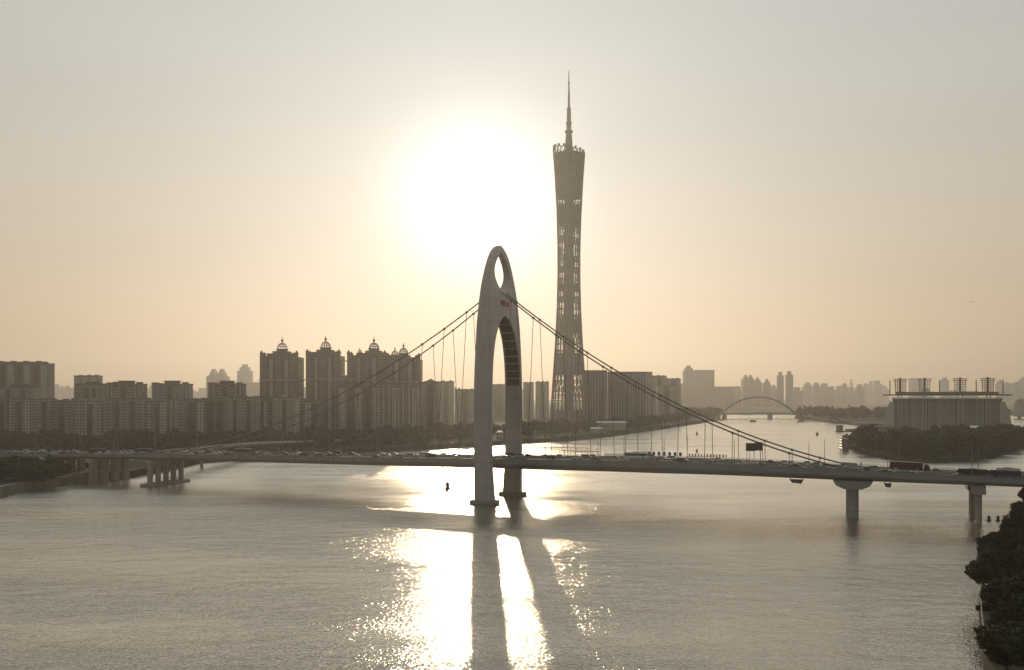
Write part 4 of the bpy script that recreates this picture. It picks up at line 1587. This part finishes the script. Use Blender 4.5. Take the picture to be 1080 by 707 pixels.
# ------------------------------------------------------------------ stadium on the island
SX0, SX1, SY = 931.0, 1064.0, 1000.0
sx, sw, szt = span(SX0, SX1, 417.5, SY)
st = thing('stadium', (sx, SY, 1.6), -0.46, 'grey stadium with curved white ends and flat roof on the island', 'stadium')
st.scale = (0.90, 1, 1)
hh = szt - 1.6
w = sw / 2
body = MB()
N = 24
rings = []
for z, off in ((0, 0), (hh * 0.25, -1.5), (hh * 0.55, -2.0), (hh * 0.85, -0.5), (hh * 0.93, 1.0)):
    rings.append([(-w + 11 - off, -2 - off, z), (w - 11 + off, -2 - off, z), (w - 9 + off, 45, z), (-w + 9 - off, 45, z)])
body.loft(rings)
body.build('wall', FAC['stadium'], st)
for sg in (-1, 1):
    q = MB()
    rr = []
    for k in range(9):
        z = hh * 0.86 * k / 8
        bul = 3.2 * math.sin(math.pi * k / 8 * 0.9 + 0.4)
        rr.append([(sg * (w - 13), -4.4, z), (sg * (w - 3 + bul - 4.0 * (k / 8) ** 3), -3.0, z), (sg * (w - 3 + bul - 4 * (k / 8) ** 3), 38, z), (sg * (w - 10), 40, z)])
    q.loft(rr if sg > 0 else [r_[::-1] for r_ in rr])
    q.build('end_wing', M['wing'], st)
rf = MB()
rf.prism([(-w - 1, -6), (-w + 10, -11), (w - 10, -11), (w + 1, -6), (w - 1, 50), (-w + 1, 50)], hh, hh + 1.6)
rf.prism([(-w + 14, -6), (w - 14, -6), (w - 16, 40), (-w + 16, 40)], hh + 1.603, hh + 4.4)
rf.build('roof', TRIM['roof'], st)
MB().box(-w + 9, w - 9, -9.0, -8.4, hh - 3.2, hh - 2.0).build('roof_edge_band', M['white'], st)
for px in (948.5, 975, 1012.5, 1041):
    xx = (px - HX) / F * SY - sx
    for dx in (-2.6, 1.2):
        MB().box(xx + dx, xx + dx + 1.3, -5.8, -4.2, 0, hh - 0.003).build('buttress', TRIM['pale'], st)
    # sail mast: frame of shelves round a dark spine
    zb, zt = hh + 4.41, H + (HY - 400.0) / F * SY - 1.6
    n = 7
    q = MB()
    for k in range(n + 1):
        z = zb + (zt - zb) * k / n
        ww = 6.2 + (2.2 if k >= n - 1 else 0.25 * k)
        for y0, y1 in ((6.0, 6.5), (14.5, 15.0)):
            q.box(xx - ww, xx + ww, y0, y1, z, z + (0.8 if k >= n - 1 else 0.55))
    for dx in (-6.2, -3.4, 3.1, 5.9):
        for y0 in (6.52, 14.0):
            q.box(xx + dx, xx + dx + 0.6, y0, y0 + 0.4, zb, zt)
    fr = q.build('mast_frame', TRIM['pale'], st)
    MB().box(xx - 1.5, xx + 1.5, 8, 11, zb, zt + 2.0).build('mast_spine', TRIM['rust'], fr)
for px in (937.5, 991, 1029, 1056):
    xx = (px - HX) / F * SY - sx
    MB().tube([(xx, 4, hh + 1.5), (xx, 4, H + (HY - 401) / F * SY - 1.6)], 0.75, 6).build('flood_pole', M['steel'], st)

# buildings among the island trees
for k, (a, b, yt, y, lab) in enumerate(((984, 998, 450.8, 860, 'pale low roof among the island trees below the stadium'),
                                        (1018, 1033, 449.8, 850, 'small white tent roof among the island trees at right'),
                                        (921, 942, 449.5, 880, 'low dull hut among the island trees at left'))):
    x, w_, zt = span(a, b, yt, y)
    r = thing('island_hut', (x, y, 1.6), 0.15, lab, 'hut', 'huts on the island')
    MB().cbox(0, 0, w_ * 0.9, 8, -0.5, zt - 1.6 - 1.2).build('wall', FAC['beige'], r)
    MB().loft([[(-w_ / 2, -5, zt - 2.797), (w_ / 2, -5, zt - 2.797), (w_ / 2, 5, zt - 2.797), (-w_ / 2, 5, zt - 2.797)],
               [(-w_ / 2 + 1.5, -0.5, zt - 1.0), (w_ / 2 - 1.5, -0.5, zt - 1.0), (w_ / 2 - 1.5, 0.5, zt - 1.0), (-w_ / 2 + 1.5, 0.5, zt - 1.0)]]).build('roof', M['white'] if k < 2 else TRIM['roof'], r)

# ------------------------------------------------------------------ arch bridge and far bridges
AY = 1733.0
ax0, ax1 = (752.5 - HX) / F * AY, (847 - HX) / F * AY
ar = thing('arch_bridge', ((ax0 + ax1) / 2, AY, 0), 0, 'slender white arch footbridge across the river in the haze', 'bridge')
hw_ = (ax1 - ax0) / 2
for off in (-5, 5):
    pts = []
    for k in range(33):
        t = -1 + 2 * k / 32
        pts.append((t * hw_, off * (1 - 0.6 * (1 - t * t)), 50.5 * (1 - abs(t) ** 2.15) - 0.5))
    MB().tube(pts, 1.25, 8).build('arch_rib', M['lattice'], ar, True)
q = MB()
q.loft([[(x, -3, z), (x, 3, z), (x, 3, z + 0.9), (x, -3, z + 0.9)] for x, z in [(-hw_ - 10 + (2 * hw_ + 120) * k / 24, 3.6 + 2.2 * math.sin(math.pi * min(1, k / 20))) for k in range(25)]])
q.build('walkway', M['girder'], ar)
for k in range(9):
    x = -hw_ * 0.8 + hw_ * 1.6 * k / 8
    t = x / hw_
    MB().tube([(x, 0, 5.5), (x, 0, 50.0 * (1 - abs(t) ** 2.15) - 0.8)], 0.10, 4).build('hanger', M['cable'], ar)
for x in (hw_ - 8, hw_ + 40, hw_ + 75, -hw_ + 4):
    MB().box(x - 1, x + 1, -2, 2, -0.5, 4.0).build('pier', M['concrete'], ar)

gb = thing('girder_bridge', ((800 - HX) / F * 1930, 1930, 0), 0, 'low girder bridge on thick piers behind the arch', 'bridge')
q = MB()
q.loft([[(x, -12, z - dz), (x, 12, z - dz), (x, 12, z + 2.2), (x, -12, z + 2.2)] for x, z, dz in
        [(-110 + 220 * k / 40, 14.0 - 2.6 * abs(-110 + 220 * k / 40 - 5) / 110, 1.2 + 2.0 * abs(math.sin(math.pi * (k - 6) / 22))) for k in range(41)]])
q.build('deck', M['girder'], gb)
for x in (-77, 26, 95):
    MB().box(x - 3, x + 3, -9, 9, -0.5, 11.5).build('pier', M['concrete'], gb)

rb = thing('road_bridge', ((1080 - HX) / F * 1900, 1900, 0), 0, 'low road bridge at the right edge behind the stadium', 'bridge')
MB().box(-45, 120, -6, 6, 8.5, 10.5).build('deck', M['girder'], rb)
for x in (-40, -10, 20, 50, 80):
    MB().box(x - 1.5, x + 1.5, -5, 5, -0.5, 8.497).build('pier', M['concrete'], rb)
for k in range(3):
    far_tower(1075 + 2.2 * k, 1076.8 + 2.2 * k, 426 - k, 1990 / 1.45, f"slim dark block at the right edge behind the road bridge, {ORD[k + 1]} from left", 0, 'slim blocks at the right edge')

# ------------------------------------------------------------------ ramp on the left bank
rp = [W(150, 479.5, 520), W(172, 477.2, 545), W(205, 474.0, 610), W(255, 468.7, 700), W(300, 466.6, 750), W(345, 465.0, 800), W(395, 463.6, 860), W(450, 463.4, 930)]
ramp = thing('elevated_ramp', (rp[3].x, rp[3].y, 0), 0, 'curving elevated ramp road on columns along the left bank', 'overpass')
o = Vector((rp[3].x, rp[3].y, 0))
pts = []
for i in range(len(rp) - 1):
    for k in range(6):
        t = k / 6
        p0, p1, p2, p3 = rp[max(0, i - 1)], rp[i], rp[i + 1], rp[min(len(rp) - 1, i + 2)]
        pts.append(0.5 * ((2 * p1) + (p2 - p0) * t + (2 * p0 - 5 * p1 + 4 * p2 - p3) * t * t + (3 * p1 - p0 - 3 * p2 + p3) * t ** 3) - o)
rings, rw, pa = [], [], [[], []]
for i, p in enumerate(pts):
    d = (pts[min(i + 1, len(pts) - 1)] - pts[max(i - 1, 0)]); d.z = 0; d.normalize()
    n = Vector((-d.y, d.x, 0))
    rings.append([p - n * 4.5, p + n * 4.5, p + n * 3 - Vector((0, 0, 1.6)), p - n * 3 - Vector((0, 0, 1.6))])
    rw.append([p - n * 4.2 + Vector((0, 0, 0.006)), p + n * 4.2 + Vector((0, 0, 0.006))])
    for j, sg in enumerate((-1, 1)):
        e = p + n * 4.4 * sg
        pa[j].append([e - n * 0.12, e + n * 0.12, e + n * 0.12 + Vector((0, 0, 1.0)), e - n * 0.12 + Vector((0, 0, 1.0))])
MB().loft(rings).build('deck', M['concrete'], ramp)
MB().loft(rw, close=False).build('carriageway', M['asphalt'], ramp)
for j in range(2):
    MB().loft(pa[j]).build('parapet', TRIM['parapet'], ramp)
for i in range(8, len(pts), 5):
    p = pts[i]
    MB().tube([(p.x, p.y, -0.5), (p.x, p.y, p.z - 1.5)], 1.1, 10).build('column', M['concrete'], ramp)

# quay wall and path along the left bank
qe = [shore(-40, 532), shore(0, 524), shore(35, 516), shore(75, 511), shore(110, 507)]
qw = MB()
for (a, b) in zip(qe, qe[1:]):
    d = Vector((b[0] - a[0], b[1] - a[1])).normalized()
    n = Vector((d.y, -d.x))
    qw.prism([(a[0] + n.x * 0.6, a[1] + n.y * 0.6), (b[0] + n.x * 0.6, b[1] + n.y * 0.6), (b[0] - n.x * 1.2, b[1] - n.y * 1.2), (a[0] - n.x * 1.2, a[1] - n.y * 1.2)], -0.55, GZ + 0.5)
tag(qw.build('quay_wall', M['quay']), 'dark stone quay wall along the left bank before the bridge', 'wall')
pw = MB()
pl, prr = [], []
for k, a in enumerate(qe):
    pl.append((a[0] - 1.5, a[1] + 0.6, GZ + 0.002)); prr.append((a[0] - 6, a[1] + 2.5, GZ + 0.002))
pw.loft([[l_, r_] for l_, r_ in zip(pl, prr)], close=False)
tag(pw.build('quayside_path', M['path']), kind='structure')

# low sheds under the left end of the bridge
for k, (a, b, yt, y, lab) in enumerate(((32, 50, 483.5, 520, 'low pale shed beside the quay at the left end of the bridge'),
                                        (133, 152, 490.5, 640, 'grey low boathouse seen between the two left piers'))):
    x, w_, zt = span(a, b, yt, y)
    r = thing('shed', (x, y, GZ), 0.2, lab, 'shed', 'sheds on the left bank')
    MB().cbox(0, 0, w_, 8, -0.5, zt - GZ - 0.6).build('wall', FAC['beige'], r)
    MB().side_prism([(-w_ / 2 - .5, zt - GZ - 0.597), (w_ / 2 + .5, zt - GZ - 0.597), (0, zt - GZ + 0.6)], -4.6, 4.6).build('roof', TRIM['pale'], r)

# ------------------------------------------------------------------ boats and buoys


def hull_mb(L, B, D, z0=-0.3):
    q = MB()
    rings = []
    for k in range(9):
        t = k / 8
        x = -L / 2 + L * t
        bw_ = B / 2 * (1.0 if t < 0.6 else max(0.06, math.cos((t - 0.6) / 0.4 * math.pi / 2)))
        if t < 0.1:
            bw_ *= 0.85
        rise = 0.35 * D * max(0, t - 0.6) / 0.4
        rings.append([(x, -bw_, z0 + D + rise), (x, -bw_ * 0.75, z0), (x, bw_ * 0.75, z0), (x, bw_, z0 + D + rise)])
    q.loft(rings)
    return q


def boat(px, py, L, rz, label, name='motor_boat', decks=1, cat='boat', mast=True):
    x, y = shore(px, py)
    B = L * 0.28
    r = thing(name, (x, y, 0), rz, label, cat)
    MB.build(hull_mb(L, B, L * 0.09 + 0.5), 'hull', M['dark'] if decks == 1 else M['steel'], r)
    z = L * 0.09 + 0.2
    for k in range(decks):
        l0 = L * (0.30 - 0.04 * k)
        q = MB().box(-l0 - 0.05 * L, l0 - 0.02 * L, -B * 0.38, B * 0.38, z, z + 2.3)
        c = q.build('cabin', M['soffit'] if decks > 1 else M['dark'], r)
        q = MB()
        for sg in (-1, 1):
            y0, y1 = (B * 0.38, B * 0.38 + 0.04) if sg > 0 else (-B * 0.38 - 0.04, -B * 0.38)
            q.box(-l0, l0 - 0.06 * L, y0, y1, z + 0.9, z + 1.8)
        q.build('cabin_window', M['glass'], c)
        MB().box(-l0 - 0.09 * L, l0 + 0.02 * L, -B * 0.46, B * 0.46, z + 2.303, z + 2.5).build('cabin_roof', M['steel'], r)
        z += 2.503
    if mast:
        MB().tube([(0, 0, z), (0, 0, z + L * 0.16 + 1)], 0.12, 5).build('mast', M['steel'], r)
    return r


boat(681.5, 481, 13, 0.1, 'dark small vessel on the water just above the bridge railing', 'work_boat', 1)
boat(862, 459.0, 9, 1.0, 'small dark boat alone in midstream beyond the sign board')
boat(794, 445.2, 14, 0.05, 'tiny boat in the haze below the arch bridge')
boat(889.5, 476.5, 24, math.radians(80), 'four deck passenger ferry moored at the island tip', 'ferry', 4, 'ferry')
# landing stage and pontoon house
x, y = shore(905, 474)
r = thing('landing_stage', (x, y, 0), 0.1, 'dark floating landing stage between the ferry and the island trees', 'pontoon')
MB().box(-10, 8, -5, 5, -0.4, 1.0).build('pontoon', M['dark'], r)
MB().box(-6, 5, -3, 3, 1.003, 4.6).build('shelter', FAC['brown'], r)
MB().box(-7, 6, -4, 4, 4.603, 5.0).build('roof', TRIM['roof'], r)
for k in range(4):
    MB().tube([(-9 + 5.2 * k, -4.6, 0.5), (-9 + 5.2 * k, -4.6, 6.5)], 0.22, 5).build('mooring_post', M['dark'], r)
x, y = shore(892, 455.5)
r = thing('pontoon_house', (x, y, 0), 0.0, 'dark pontoon house with a tall hut above the moored ferry', 'pontoon')
MB().box(-14, 26, -5, 5, -0.4, 1.2).build('pontoon', M['dark'], r)
MB().box(-13, -5, -3, 3, 1.203, 9.0).build('hut', FAC['brown'], r)
MB().box(0, 24, -3, 3, 1.203, 4.2).build('shed', FAC['grey'], r)
MB().box(-14, -4, -4, 4, 9.003, 9.6).build('roof', TRIM['roof'], r)


def buoy(px, py, h, label):
    x, y = shore(px, py)
    r = thing('buoy', (x, y, 0), 0, label, 'buoy', 'marker buoys on the river')
    k = h / 5
    MB().lathe([(0.6 * k, -0.5), (1.6 * k, -0.1), (1.75 * k, 0.5 * k), (1.5 * k, 1.0 * k), (0.9 * k, 1.3 * k)], 12).build('float', M['dark'], r, True)
    MB().lathe([(0.95 * k, 1.3 * k + 0.003), (1.25 * k, 2.3 * k), (1.05 * k, 3.6 * k), (0.4 * k, 4.4 * k)], 10).build('daymark', M['car_dark red'], r, True)
    MB().tube([(0, 0, 4.3 * k), (0, 0, 5 * k)], 0.12 * k, 5).build('lantern', M['steel'], r)


buoy(472, 515.8, 4.6, 'dark spindle buoy in the sun glitter left of the pylon')
buoy(735, 458.6, 4.6, 'small dark buoy behind the bridge, farther of two in line')
buoy(735, 477.0, 3.4, 'small dark buoy behind the bridge, nearer of two in line')
buoy(1043, 549.5, 2.6, 'dark buoy beside the right twin column pier, left of two')
buoy(1052.5, 549.5, 2.6, 'dark buoy nearer the bank trees, right of two')
buoy(908, 490.3, 2.4, 'tiny dark buoy off the island shore above the round pier')

# a distant aircraft
p = W(1025.6, 318.6, 4300)
ap = thing('aeroplane', p, math.radians(8), 'tiny faint aeroplane low in the sky at right', 'aeroplane')
MB().tube([(-15, 0, 0.6), (-12, 0, 0.2), (-4, 0, 0), (9, 0, 0), (13, 0, -0.2), (15, 0, -0.4)], [0.3, 1.2, 1.8, 1.8, 1.3, 0.3], 10).build('fuselage', M['white'], ap, True)
for sg in (-1, 1):
    w_ = MB().prism([(3, sg * 1.5), (-1, sg * 1.5), (-6, sg * 15), (-4.5, sg * 15)], -0.6, -0.2).build('wing', M['white'], ap)
MB().side_prism([(-11, 1.2), (-14.5, 1.2), (-16, 6), (-14, 6)], -0.2, 0.2).build('tail_fin', M['white'], ap)

# ------------------------------------------------------------------ haze
hz = MB().box(-9200, 9200, -1900, 13200, -1.8, 640)
hm = bpy.data.materials.new('river_haze')
hm.use_nodes = True
nt = hm.node_tree
nt.nodes.clear()
ho = nt.nodes.new("ShaderNodeOutputMaterial")
pv = nt.nodes.new("ShaderNodeVolumePrincipled")
pv.inputs["Color"].default_value = HAZE_COLOR + (1,)
pv.inputs["Density"].default_value = HAZE_DENSITY
pv.inputs["Anisotropy"].default_value = HAZE_G
nt.links.new(pv.outputs[0], ho.inputs["Volume"])
tag(hz.build('haze', hm), kind='stuff')
hm.cycles.homogeneous_volume = True

# sources of copies that found no place are not left lying about
for o in list(bpy.data.objects):
    if o.type == 'EMPTY' and o.location.z < -400:
        for c in list(o.children):
            bpy.data.objects.remove(c)
        bpy.data.objects.remove(o)
